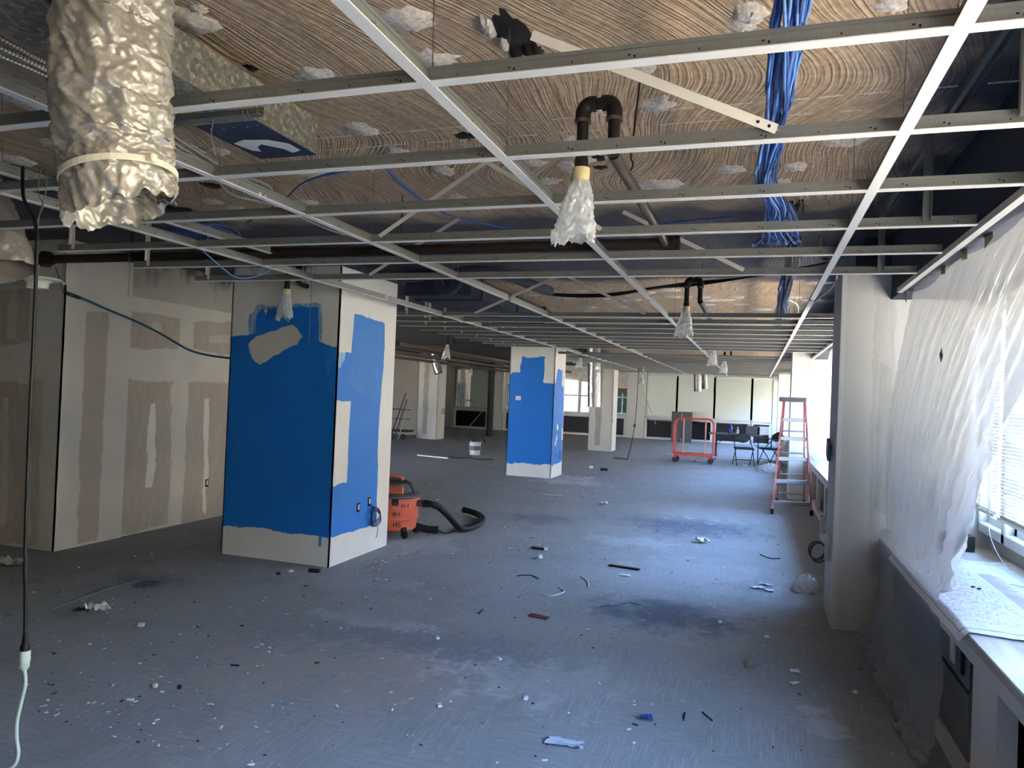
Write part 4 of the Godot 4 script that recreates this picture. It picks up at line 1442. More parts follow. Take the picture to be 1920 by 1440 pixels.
func plastic_bag(t: Node3D, top: Vector3, l: float, w: float, sd: float) -> void:
	var mb := MB.new()
	mb.surf(func(u: float, v: float) -> Vector3:
		var a := TAU * u
		var r := lerpf(0.030, w, pow(v, 0.75))
		r *= 1.0 + 0.22 * nz.get_noise_3d(cos(a) * 1.6 + sd, sin(a) * 1.6, v * 3.0) + 0.15 * nz2.get_noise_3d(cos(a) * 4.0, sin(a) * 4.0 + sd, v * 8.0) + 0.07 * nz.get_noise_3d(cos(a) * 9.0, sin(a) * 9.0 + sd, v * 17.0)
		var y := -l * v * (1.0 + 0.22 * v * nz.get_noise_2d(cos(a) * 1.1 + sd * 2.0, sin(a) * 1.1))
		return top + Vector3(cos(a) * r - 0.02 * v, y, sin(a) * r * lerpf(1.0, 0.55, v)), 72, 48, true)
	part("plastic_bag", mb, M.bag, t, "clear plastic bag")

# sprinkler drop with a gooseneck, its head taped and bagged
func sprinkler(x: float, z: float, label: String, run: float, dark: bool) -> void:
	var t := thing("sprinkler_drop", label, "sprinkler pipe", Vector3(x, 2.2, z), "bagged sprinkler drops")
	var pm: Material = M.dark_pipe
	var mb := MB.new()
	mb.bar(Vector3(x, 2.45, z), Vector3(x, 2.645, z), 0.0215, 14)
	mb.lathe([Vector2(0.0, 0.0), Vector2(0.026, 0.0), Vector2(0.026, 0.035), Vector2(0.0, 0.035)], Vector3(x, 2.455, z), 8)
	part("riser", mb, pm, t)
	mb = MB.new()
	mb.tube(curve(vp([x, 2.625, z, x + 0.001, 2.665, z, x + 0.018, 2.688, z, x + 0.046, 2.69, z]), 5), 0.029, 14)
	mb.tube(curve(vp([x + 0.070, 2.69, z, x + 0.098, 2.688, z, x + 0.115, 2.665, z, x + 0.116, 2.625, z]), 5), 0.029, 14)
	mb.bar(Vector3(x + 0.04, 2.69, z), Vector3(x + 0.08, 2.69, z), 0.0215, 14)
	part("elbow", mb, pm, t)
	mb = MB.new()
	mb.lathe([Vector2(0.023, 0.0), Vector2(0.031, 0.0), Vector2(0.031, 0.012), Vector2(0.023, 0.012)], Vector3(x, 2.622, z), 14)
	mb.lathe([Vector2(0.023, 0.0), Vector2(0.031, 0.0), Vector2(0.031, 0.012), Vector2(0.023, 0.012)], Vector3(x + 0.116, 2.622, z), 14)
	part("coupling_ring", mb, M.bare_pipe, t)
	mb = MB.new()
	mb.bar(Vector3(x + 0.116, 2.53, z), Vector3(x + 0.116, 2.63, z), 0.0215, 14)
	part("return_pipe", mb, pm, t)
	mb = MB.new()
	mb.tube(curve(vp([x + 0.116, 2.545, z, x + 0.116, 2.52, z - 0.008, x + 0.118, 2.502, z - 0.05, x + 0.12, 2.50, z - 0.12, x + 0.125, 2.50, z - run])), 0.023, 14)
	part("branch_pipe", mb, M.bare_pipe if not dark else pm, t)
	if dark:
		mb = MB.new()
		mb.bar(Vector3(x + 0.12, 2.50, z - 0.08), Vector3(x + 0.12, SLAB + 0.005, z - 0.08), 0.004, 6)
		part("hanger_rod", mb, M.dark_pipe, t)
	mb = MB.new()
	mb.lathe([Vector2(0.0, 0.0), Vector2(0.030, 0.0), Vector2(0.033, 0.02), Vector2(0.032, 0.05), Vector2(0.0, 0.05)], Vector3(x, 2.405, z), 16)
	part("tape_wrap", mb, M.tape, t)
	plastic_bag(t, Vector3(x, 2.412, z), 0.22, 0.082, x * 3.0 + z)

func hank(mb: MB, path: PackedVector3Array, count: int, r: float, spread: float, sd: int, from := 0) -> void:
	var base := curve(path, 6)
	for k in count:
		var p := PackedVector3Array()
		var a0 := TAU * (k * 0.618)
		var rad := spread * sqrt((k + 0.5) / count)
		for s in base.size():
			var f := float(s) / base.size()
			var a := a0 + 1.2 * sin(f * 4.0 + k)
			var e := 1.0 + 0.5 * nz.get_noise_2d(f * 6.0 + k, sd * 5.0)
			p.append(base[s] + Vector3(cos(a) * rad * e, sin(a) * rad * 0.6 * e + 0.3 * rad * nz2.get_noise_2d(f * 7.0, k), 0.0))
		mb.tube(p, r, 6)

func services() -> void:
	var mb := MB.new()
	# large silver flexible duct
	var t := thing("flexible_duct", "large crinkled silver flexible duct hanging at the upper left with a cream zip tie", "duct", Vector3(-1.64, 2.08, -1.5), "silver flexible ducts")
	var ax := vp([-1.660, 2.77, -1.5, -1.662, 2.66, -1.5, -1.668, 2.55, -1.5, -1.664, 2.44, -1.5, -1.655, 2.33, -1.5, -1.64, 2.23, -1.5, -1.62, 2.155, -1.5, -1.605, 2.085, -1.5])
	jacket(mb, ax, PackedFloat32Array([0.138, 0.140, 0.142, 0.145, 0.143, 0.138, 0.131, 0.130]), 0.015, 1.0, 150, 170, 0.055)
	part("jacket", mb, M.silver, t)
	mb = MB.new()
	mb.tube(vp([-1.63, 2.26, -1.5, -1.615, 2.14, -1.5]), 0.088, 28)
	part("shade_plug", mb, M.charcoal, t)  # charcoal tube added so the open end of the duct stays dark
	mb = MB.new()
	var ring := PackedVector3Array()
	for s in 49:
		var a := TAU * s / 48.0
		ring.append(Vector3(-1.618 + cos(a) * 0.139, 2.145 + cos(a) * 0.030, -1.5 + sin(a) * 0.139))
	for s in 48:
		var p := ring[s]
		var q := ring[s + 1]
		mb.strip(p, q, 0.016, 0.004, (p - Vector3(-1.618, p.y, -1.5)).normalized().cross(q - p).normalized().cross(q - p).normalized())
	var zt := part("zip_tie", mb, M.zip_tie, t)
	mb = MB.new()
	mb.bbox(Vector3(-1.475, 2.178, -1.46), Vector3(0.026, 0.022, 0.02), 0.004)
	part("tie_head", mb, M.zip_tie, zt)
	# second one at the left edge
	t = thing("flexible_duct", "silver flexible duct cut off by the left edge of the picture, behind the grid", "duct", Vector3(-4.45, 2.22, -3.2), "silver flexible ducts")
	mb = MB.new()
	ax = vp([-4.64, 2.745, -3.2, -4.60, 2.70, -3.2, -4.53, 2.58, -3.2, -4.46, 2.46, -3.2, -4.40, 2.34, -3.2, -4.355, 2.22, -3.2])
	jacket(mb, ax, PackedFloat32Array([0.17, 0.175, 0.18, 0.185, 0.19, 0.185]), 0.013, 7.0, 60, 70)
	part("jacket", mb, M.silver, t)
	# sheet-metal duct
	t = thing("sheet_metal_duct", "galvanized rectangular duct under the slab at the upper left, blue-painted open end", "duct", Vector3(-1.95, 2.60, -1.4))
	mb = MB.new()
	mb.quad(Vector3(-1.81, 2.60, -0.2), Vector3(-1.81, 2.60, -2.67), Vector3(-1.81, 2.75, -2.67), Vector3(-1.81, 2.75, -0.2), Vector2(0, 0.15), Vector2(2.47, 0.15), Vector2(2.47, 0), Vector2(0, 0))
	mb.quad(Vector3(-2.09, 2.60, -2.67), Vector3(-2.09, 2.60, -0.2), Vector3(-2.09, 2.75, -0.2), Vector3(-2.09, 2.75, -2.67), Vector2(0, 0.15), Vector2(2.47, 0.15), Vector2(2.47, 0), Vector2(0, 0))
	mb.quad(Vector3(-2.09, 2.75, -0.2), Vector3(-1.81, 2.75, -0.2), Vector3(-1.81, 2.75, -2.67), Vector3(-2.09, 2.75, -2.67))
	part("side_panels", mb, M.spangle, t)
	mb = MB.new()
	mb.span(Vector3(-2.09, 2.597, -2.28), Vector3(-1.81, 2.601, -0.2))
	part("bottom_panel", mb, M.spangle, t)
	mb = MB.new()
	mb.span(Vector3(-2.09, 2.596, -2.67), Vector3(-1.81, 2.600, -2.27))
	var e := part("painted_end", mb, mat("duct_blue", Color.WHITE, 0.6, 0.1, grain(64, 64, Color(0.07, 0.12, 0.22), Color(0.17, 0.24, 0.34), 0.05)), t)
	mb = MB.new()
	mb.prism(PackedVector2Array([Vector2(-2.07, 2.47), Vector2(-2.0, 2.44), Vector2(-1.90, 2.46), Vector2(-1.84, 2.52), Vector2(-1.84, 2.60), Vector2(-1.89, 2.62), Vector2(-1.90, 2.57), Vector2(-1.96, 2.50), Vector2(-2.0, 2.53), Vector2(-2.02, 2.58), Vector2(-2.05, 2.56)]), 0.0012, Transform3D(Basis(Vector3.RIGHT, Vector3(0, 0, -1), Vector3.DOWN), Vector3(0, 2.5955, 0)))
	part("white_sealant", mb, M.white_paint, e)
	mb = MB.new()
	for q in 5:
		mb.lathe([Vector2(0.0, -0.004), Vector2(0.004, -0.002), Vector2(0.004, 0.0)], Vector3(-2.05 + 0.055 * q, 2.596, -2.31 - 0.01 * (q % 2)), 8)
	part("screw", mb, M.galv_dull, e)
	mb = MB.new()
	mb.span(Vector3(-1.78, 2.66, -1.25), Vector3(-1.70, 2.72, -0.2))
	single("timber_block", mb, M.wood, "pale timber block above the sheet-metal duct at the top left", "timber")
	t = thing("support_strut", "dark metal strut wired under the sheet-metal duct", "strut", Vector3(-1.89, 2.55, -2.12))
	mb = MB.new()
	mb.span(Vector3(-2.11, 2.55, -2.14), Vector3(-1.67, 2.553, -2.10))
	mb.span(Vector3(-2.11, 2.55, -2.14), Vector3(-1.67, 2.585, -2.137))
	mb.span(Vector3(-2.11, 2.55, -2.103), Vector3(-1.67, 2.562, -2.10))
	part("channel", mb, M.galv_dull, t)
	mb = MB.new()
	for x in [-2.04, -2.03, -1.72, -1.70]:
		var lp := PackedVector3Array()
		for s in 13:
			lp.append(Vector3(x + 0.004 * sin(s), 2.564 + 0.028 * sin(TAU * s / 12.0), -2.12 + 0.03 * cos(TAU * s / 12.0)))
		mb.tube(lp, 0.0016, 5)
	part("wire_tie", mb, M.wire, t)
	mb = MB.new()
	mb.tube(curve(vp([-1.885, 2.545, -2.125, -1.875, 2.56, -2.12, -1.87, 2.54, -2.12, -1.88, 2.50, -2.125, -1.88, 2.43, -2.15])), 0.002, 5)
	part("hook_wire", mb, M.wire, t)

	# armoured cables
	t = thing("armored_cable_bundle", "bundle of silver armored cables with a black tie, left of the sheet-metal duct", "cable bundle", Vector3(-2.35, 2.57, -2.8))
	mat("armor", Color.WHITE, 0.4, 0.6, stripe())
	M.armor.uv1_scale = Vector3(1, 10, 1)
	var offs := [[-0.045, 0.02], [-0.015, 0.03], [0.015, 0.025], [0.045, 0.01], [0.0, 0.0], [-0.07, 0.0]]
	for k in 6:
		mb = MB.new()
		var o: Array = offs[k]
		var wv := 0.02 * sin(k * 2.4)
		mb.tube(curve(vp([-2.21 + o[0] * 1.5, 2.60 + o[1], -1.3, -2.22 + o[0] * 0.5, 2.60 + o[1], -1.80, -2.30 + o[0] * 0.6, 2.60 + o[1], -2.30, -2.39 + o[0] * 0.5 + wv, 2.585 + o[1], -2.75, -2.43 + o[0] * 1.6 + wv, 2.575 + o[1] + wv, -3.05, -2.45 + o[0] * 0.5, 2.57 + o[1] * 0.5, -3.3, -2.44 + o[0], 2.57 + o[1], -3.9, -2.43 + o[0], 2.6 + o[1], -4.45])), 0.0062, 7)
		part("armored_cable", mb, M.armor, t)
	mb = MB.new()
	mb.tube(vp([-2.27, 2.63, -1.80, -2.23, 2.642, -1.80, -2.19, 2.64, -1.80, -2.185, 2.60, -1.80, -2.23, 2.588, -1.80, -2.27, 2.595, -1.80, -2.27, 2.63, -1.80]), 0.004, 6)
	part("cable_tie", mb, M.cable_black, t)

	# thick bundle of blue data cables
	t = thing("blue_cable_bundle", "thick bundle of blue data cables lying across the grid near the top right", "cable bundle", Vector3(0.04, 2.47, -2.6))
	for g in [[0, M.cable_blue], [1, M.cable_light], [2, M.cable_deep]]:
		mb = MB.new()
		hank(mb, vp([0.035 + 0.008 * g[0], 2.72, -1.0, 0.035, 2.57, -1.4, 0.045, 2.51, -1.75, 0.042 - 0.006 * g[0], 2.50, -2.0, 0.028, 2.487, -2.35, 0.012, 2.487, -2.7, 0.004, 2.487, -3.0, 0.05 + 0.012 * g[0], 2.482, -3.4, 0.062, 2.48, -3.62]), 14, 0.0042, 0.036, 3 + g[0])
		# loose ends that loop over the fourth row
		for k in 7:
			var q: float = (k - 3) * 0.014 + g[0] * 0.004
			var d := 0.11 * nz.get_noise_2d(k * 3.7, g[0] * 7.3)
			mb.tube(curve(vp([0.06 + q, 2.485, -3.35, 0.075 + q * 1.6, 2.482, -3.62, 0.08 + q * 1.9, 2.46, -3.85 + d, 0.085 + q * 1.9 + d, 2.44, -3.97 + d, 0.075 + q * 1.7 + d, 2.435, -3.9 + d])), 0.004, 6)
		part("blue_cables", mb, g[1], t)
	mb = MB.new()
	mb.bbox(Vector3(0.0, 2.455, -3.03), Vector3(0.09, 0.02, 0.03), 0.006)
	part("white_saddle", mb, M.white_paint, t)
	mb = MB.new()
	for k in 2:
		mb.tube(curve(vp([-3.01, 2.60, -3.74, -2.53, 2.63, -3.43, -2.27, 2.68, -3.27, -1.95, 2.71, -3.2 - k * 0.02, -1.79, 2.71, -3.19, -1.77, 2.67 - k * 0.01, -3.41, -1.75, 2.64, -3.85, -1.60, 2.62, -4.0 - k * 0.04, -1.40, 2.60, -4.15, -1.04, 2.58, -4.25 + k * 0.05, -0.66, 2.59, -4.15, -0.37, 2.58, -4.0, -0.12, 2.52, -3.7])), 0.0045, 6)
	single("blue_cable_run", mb, M.cable_blue, "pair of thin blue cables draped above the grid across the middle", "cable")
	t = thing("blue_cable_coil", "loose coil of blue cable resting on the grid at the left", "cable coil", Vector3(-3.3, 2.46, -3.62))
	mb = MB.new()
	for k in 8:
		var p := PackedVector3Array()
		var rx := 0.17 + 0.012 * k
		for s in 33:
			var a := TAU * s / 32.0
			p.append(Vector3(-3.30 + cos(a) * rx + 0.01 * sin(k * 2.0), 2.49 + 0.012 * k * 0.5 + 0.014 * sin(a * 2.0 + k), -3.66 + sin(a) * (0.14 + 0.008 * k)))
		mb.tube(p, 0.0045, 6)
	part("loops", mb, M.cable_blue, t)
	mb = MB.new()
	mb.tube(curve(vp([-3.42, 2.48, -3.78, -3.44, 2.40, -4.0, -3.40, 2.33, -4.15, -3.30, 2.36, -4.25, -3.15, 2.45, -4.3, -2.95, 2.50, -4.35])), 0.0045, 6)
	part("trailing_end", mb, M.cable_light, t)
	# teal cable pair along the left wall
	t = thing("teal_cable", "sagging teal cable with a taped connector in front of the taped drywall at the left", "cable", Vector3(-5.5, 1.85, -5.6))
	mb = MB.new()
	mb.tube(curve(vp([-5.92, 2.34, -5.0, -5.90, 2.325, -5.12, -5.83, 2.245, -5.35, -5.72, 2.165, -5.55, -5.54, 2.055, -5.70, -5.35, 1.92, -5.85, -5.21, 1.87, -5.98, -5.0, 1.85, -6.12, -4.75, 1.86, -6.3])), 0.011, 8)
	part("cable", mb, M.cable_teal, t)
	mb = MB.new()
	mb.tube(vp([-5.95, 2.375, -4.97, -5.93, 2.35, -5.0, -5.90, 2.325, -5.1]), 0.014, 10, true, PackedFloat32Array([0.006, 0.017, 0.015]))
	part("connector", mb, M.cable_black, t)
	mb = MB.new()
	mb.bar(Vector3(-6.0, 2.58, -4.92), Vector3(-5.95, 2.375, -4.97), 0.004, 6)
	part("support_wire", mb, M.wire, t)
	mb = MB.new()
	mb.strip(Vector3(-5.84, 2.25, -5.30), Vector3(-5.88, 2.19, -5.28), 0.016, 0.002)
	part("tag", mb, M.white_paint, t)

	# sprinkler drops on the line of the second runner and elsewhere
	sprinkler(-0.64, -2.62, "nearest sprinkler drop, its head taped and wrapped in a large clear plastic bag", 1.55, false)
	sprinkler(-0.62, -6.70, "bagged sprinkler drop in the gap of the grid, against the brown slab", 1.6, true)
	sprinkler(-0.67, -12.2, "bagged sprinkler drop farther along the middle runner", 1.0, true)
	sprinkler(-0.62, -15.2, "farthest bagged sprinkler drop on the middle runner", 1.0, true)
	sprinkler(-3.98, -5.52, "bagged sprinkler drop in front of the large blue column", 0.1, true)
	sprinkler(-5.42, -12.4, "bagged sprinkler drop in the dark left of the farther blue column", 1.0, true)
	sprinkler(-3.55, -15.1, "bagged sprinkler drop just right of the farther blue column", 1.0, true)
	sprinkler(-9.5, -23.9, "bagged sprinkler drop by the dark steel column at the far left", 1.0, true)
	# branch main across the room
	t = thing("sprinkler_main", "dark rusty sprinkler pipe crossing the room above the grid", "pipe", Vector3(-3.2, 2.47, -4.2))
	mb = MB.new()
	mb.bar(Vector3(-8.8, 2.505, -4.25), Vector3(-0.47, 2.50, -4.19), 0.033, 16)
	part("pipe", mb, M.rusty_pipe, t)
	for x in [-5.25, -3.62, -0.50]:
		mb = MB.new()
		mb.tube(vp([x - 0.06, 2.503, -4.22, x - 0.058, 2.503, -4.22, x + 0.058, 2.503, -4.22, x + 0.06, 2.503, -4.22]), 0.046, 16, true, PackedFloat32Array([0.034, 0.046, 0.046, 0.034]))
		mb.bar(Vector3(x, 2.45, -4.22), Vector3(x, 2.56, -4.22), 0.04, 12)
		part("coupling", mb, M.rusty_pipe, t)
	for x in [-4.4, -2.2, -1.0]:
		mb = MB.new()
		mb.bar(Vector3(x, 2.53, -4.215), Vector3(x, SLAB, -4.215), 0.004, 6)
		var lp := PackedVector3Array()
		for s in 17:
			lp.append(Vector3(x, 2.503 + 0.038 * cos(TAU * s / 16.0), -4.215 + 0.038 * sin(TAU * s / 16.0)))
		mb.tube(lp, 0.004, 6)
		part("hanger", mb, M.dark_pipe, t)
	mb = MB.new()
	mb.bar(Vector3(-0.50, 2.56, -2.86), Vector3(-0.47, SLAB, -2.83), 0.0045, 6)
	mb.tube(curve(vp([-0.50, 2.56, -2.86, -0.49, 2.53, -2.86, -0.515, 2.49, -2.86])), 0.004, 6)
	single("hanger_rod", mb, M.rusty_pipe, "thin rusty rod holding the pipe beside the nearest sprinkler drop", "rod")
	# dark pipes and duct over the blue column
	t = thing("dark_duct", "navy painted duct in the dark between the two blue columns", "duct", Vector3(-3.1, 2.58, -8.5))
	mb = MB.new()
	mb.bbox(Vector3(-3.15, 2.69, -8.6), Vector3(0.75, 0.2, 3.4), 0.012)
	part("casing", mb, M.navy, t)
	mb = MB.new()
	for z in [-7.2, -8.4, -9.6]:
		mb.bbox(Vector3(-3.15, 2.69, z), Vector3(0.79, 0.24, 0.05), 0.006)
	part("joint_flange", mb, M.navy, t)
	mb = MB.new()
	mb.tube(curve(vp([-3.5, 2.74, -6.74, -3.2, 2.74, -6.6, -3.02, 2.74, -6.5, -2.96, 2.66, -6.48, -2.90, 2.58, -6.46, -2.80, 2.58, -6.44, -2.72, 2.66, -6.42, -2.70, 2.74, -6.4, -2.4, 2.76, -6.6, -2.2, 2.76, -7.8])), 0.05, 12)
	single("trap_pipe", mb, M.navy, "dark pipe with a U-shaped trap beside the large blue column", "pipe")
	t = thing("black_cable_bundle", "three black cables draped together under the brown slab beyond the gap", "cable bundle", Vector3(-1.2, 2.74, -7.6))
	for k in 3:
		mb = MB.new()
		mb.tube(curve(vp([-2.62, 2.84, -7.0 - k * 0.05, -2.45, 2.79, -7.7, -2.21, 2.76 - 0.01 * k, -8.0, -1.60, 2.74 - 0.012 * k, -7.9, -0.96, 2.74, -7.4 - 0.03 * k, -0.62, 2.75 - 0.015 * k, -7.2, -0.12, 2.76, -7.0, 0.55, 2.78, -6.4])), 0.010, 7)
		part("black_cable", mb, M.cable_black, t)
	t = thing("dark_cable_bundle", "bundle of blue and black cables hanging along the brown slab at the right", "cable bundle", Vector3(0.2, 2.6, -7.4))
	mb = MB.new()
	hank(mb, vp([0.16, 2.70, -4.2, 0.20, 2.66, -5.1, 0.21, 2.64, -6.3, 0.21, 2.60, -7.3, 0.22, 2.56, -9.0]), 12, 0.006, 0.05, 8)
	part("black_cables", mb, M.cable_black, t)
	mb = MB.new()
	hank(mb, vp([0.21, 2.66, -6.4, 0.21, 2.61, -7.3, 0.22, 2.55, -8.9, 0.22, 2.5, -10.2]), 12, 0.006, 0.055, 9)
	part("blue_cables", mb, M.cable_blue, t)
	mb = MB.new()
	mb.tube(curve(vp([0.27, 2.72, -8.2, 0.34, 2.72, -8.4, 0.40, 2.70, -8.6, 0.42, 2.6, -8.8, 0.43, 2.47, -8.9])), 0.007, 6)
	single("white_flex_cable", mb, M.cord_white, "short white cable hanging from the brown slab beside the dark bundle", "cable")
	mb = MB.new()
	mb.tube(curve(vp([0.40, 2.84, -5.7, 0.42, 2.72, -5.9, 0.52, 2.76, -6.2, 0.60, 2.70, -6.6, 0.62, 2.70, -7.2, 0.56, 2.70, -8.0, 0.45, 2.66, -8.8])), 0.010, 7)
	single("grey_conduit", mb, M.bare_pipe, "bent grey flexible conduit near the pier under the slab", "conduit")
	# low bulkhead framing at the far left
	for k in 7:
		mb = MB.new()
		var x := -5.75 - 0.42 * k
		mb.box(Vector3(x, 2.36 + 0.03 * (k % 3), -17.0 - 0.3 * k), Vector3(0.10 if k % 2 else 0.16, 0.06, 12.0))
		single("ceiling_joist", mb, [M.brown_board, M.charcoal, M.galv_dull][k % 3], "%s of the long dark members running into the distance at the far left ceiling" % words(k), "joist", "dark ceiling members at the far left")
	mb = MB.new()
	mb.box(Vector3(-8.0, 2.44, -13.0), Vector3(4.6, 0.05, 0.16))
	single("timber_plank", mb, M.copper, "reddish timber plank lying on the dark members at the far left", "plank")

func stripe() -> ImageTexture:
	var im := Image.create_empty(16, 64, false, Image.FORMAT_RGB8)
	for j in 64:
		for k in 16:
			var g := 0.30 if posmod(j * 2 + k, 16) < 4 else 0.78
			im.set_pixel(k, j, Color(g, g * 0.97, g * 0.92))
	return ImageTexture.create_from_image(im)

# ---------------------------------------------------------------- things standing and hanging in the room
func floor_things() -> void:
	var mb := MB.new()
	# cord hanging from the grid at the left
	var t := thing("extension_cord", "dark cord hanging from the grid at the left, plugged into a white extension lead", "cord", Vector3(-2.76, 0, -2.2))
	mb.tube(curve(vp([-3.02, 2.50, -2.3, -2.90, 2.34, -2.22, -2.80, 2.22, -2.2, -2.787, 2.05, -2.2, -2.783, 1.72, -2.2, -2.782, 1.40, -2.2, -2.774, 0.97, -2.2, -2.757, 0.7, -2.2, -2.749, 0.57, -2.2])), 0.0072, 8)
	part("dark_lead", mb, M.cable_black, t)
	mb = MB.new()
	mb.tube(curve(vp([-2.78, 2.46, -2.2, -2.80, 2.40, -2.2, -2.79, 2.34, -2.2, -2.765, 2.30, -2.2, -2.79, 2.25, -2.2, -2.815, 2.20, -2.2]), 6), 0.0022, 5)
	mb.tube(curve(vp([-2.76, 2.46, -2.2, -2.755, 2.36, -2.2, -2.77, 2.31, -2.2, -2.785, 2.26, -2.2, -2.79, 2.20, -2.2]), 6), 0.0022, 5)
	part("hook_wire", mb, M.wire, t)
	mb = MB.new()
	mb.lathe([Vector2(0.008, 0.075), Vector2(0.010, 0.06), Vector2(0.012, 0.03), Vector2(0.017, 0.02), Vector2(0.018, 0.0), Vector2(0.0, 0.0)], Vector3(-2.747, 0.505, -2.2), 14)
	part("dark_plug", mb, M.cable_black, t)
	mb = MB.new()
	mb.lathe([Vector2(0.0, 0.078), Vector2(0.019, 0.078), Vector2(0.020, 0.04), Vector2(0.014, 0.008), Vector2(0.010, 0.0)], Vector3(-2.745, 0.428, -2.2), 16)
	var so := part("white_socket", mb, M.cord_white, t)
	mb = MB.new()
	for k in 4:
		mb.lathe([Vector2(0.0165, 0.0), Vector2(0.0195, 0.002), Vector2(0.0165, 0.004)], Vector3(-2.745, 0.436 + k * 0.008, -2.2), 14)
	part("grip_rib", mb, M.cord_white, so)
	mb = MB.new()
	mb.tube(curve(vp([-2.745, 0.43, -2.2, -2.735, 0.38, -2.2, -2.752, 0.30, -2.2, -2.770, 0.22, -2.2, -2.768, 0.15, -2.2, -2.755, 0.09, -2.2, -2.77, 0.04, -2.19, -2.84, 0.012, -2.16, -2.98, 0.009, -2.1, -3.3, 0.009, -2.0])), 0.0068, 8)
	part("white_lead", mb, M.cord_white, t)
	# white ceiling fitting dangling from its cable
	t = thing("ceiling_fitting", "white round ceiling fitting dangling from a thin cable at the far left", "fitting", Vector3(-5.30, 2.27, -4.2))
	mb = MB.new()
	mb.lathe([Vector2(0.0, 0.085), Vector2(0.06, 0.09), Vector2(0.15, 0.085), Vector2(0.165, 0.078), Vector2(0.155, 0.066), Vector2(0.10, 0.06), Vector2(0.078, 0.045), Vector2(0.075, 0.0), Vector2(0.06, 0.0), Vector2(0.06, 0.03), Vector2(0.0, 0.03)], Vector3(-5.30, 2.275, -4.2), 30)
	part("body", mb, M.porcelain, t)
	mb = MB.new()
	mb.tube(curve(vp([-5.30, 2.36, -4.2, -5.30, 2.42, -4.2, -5.29, 2.50, -4.22, -5.24, 2.54, -4.24, -5.16, 2.53, -4.24])), 0.005, 6)
	part("lead", mb, M.cord_white, t)
	# long dangling wires
	for e in [[-4.36, -4.16, 2.20, "long loose hanger wire dangling in front of the left wall"], [-3.62, -5.35, 1.98, "long loose hanger wire dangling in front of the large blue column"]]:
		mb = MB.new()
		mb.tube(curve(vp([e[0] - 0.02, SLAB, e[1], e[0], 2.5, e[1], e[0] + 0.005, e[2] + 0.2, e[1], e[0] + 0.004, e[2], e[1]])), 0.002, 5)
		single("loose_wire", mb, M.wire, e[3], "wire", "loose hanger wires")
	vacuum()
	ladder()
	# cable and conduit fixed at the foot of the near pier
	t = thing("conduit_bracket", "white conduit bracket with a loop of blue cable low on the near pier", "conduit", Vector3(0.53, 0.5, -6.2))
	mb = MB.new()
	mb.box(Vector3(0.53, 0.66, -6.3), Vector3(0.03, 0.2, 0.05))
	mb.box(Vector3(0.545, 0.60, -6.15), Vector3(0.05, 0.03, 0.3))
	mb.box(Vector3(0.55, 0.52, -6.05), Vector3(0.03, 0.14, 0.05))
	part("bracket", mb, M.white_paint, t)
	mb = MB.new()
	for k in 3:
		var p := PackedVector3Array()
		for s in 21:
			var a := TAU * s / 20.0
			p.append(Vector3(0.50 + 0.06 * cos(a) - 0.004 * k, 0.49 + 0.075 * sin(a), -6.15 + 0.06 * sin(a * 0.5 + k) - 0.02 * k))
		mb.tube(p, 0.005, 6)
	part("blue_loop", mb, M.cable_deep, t)

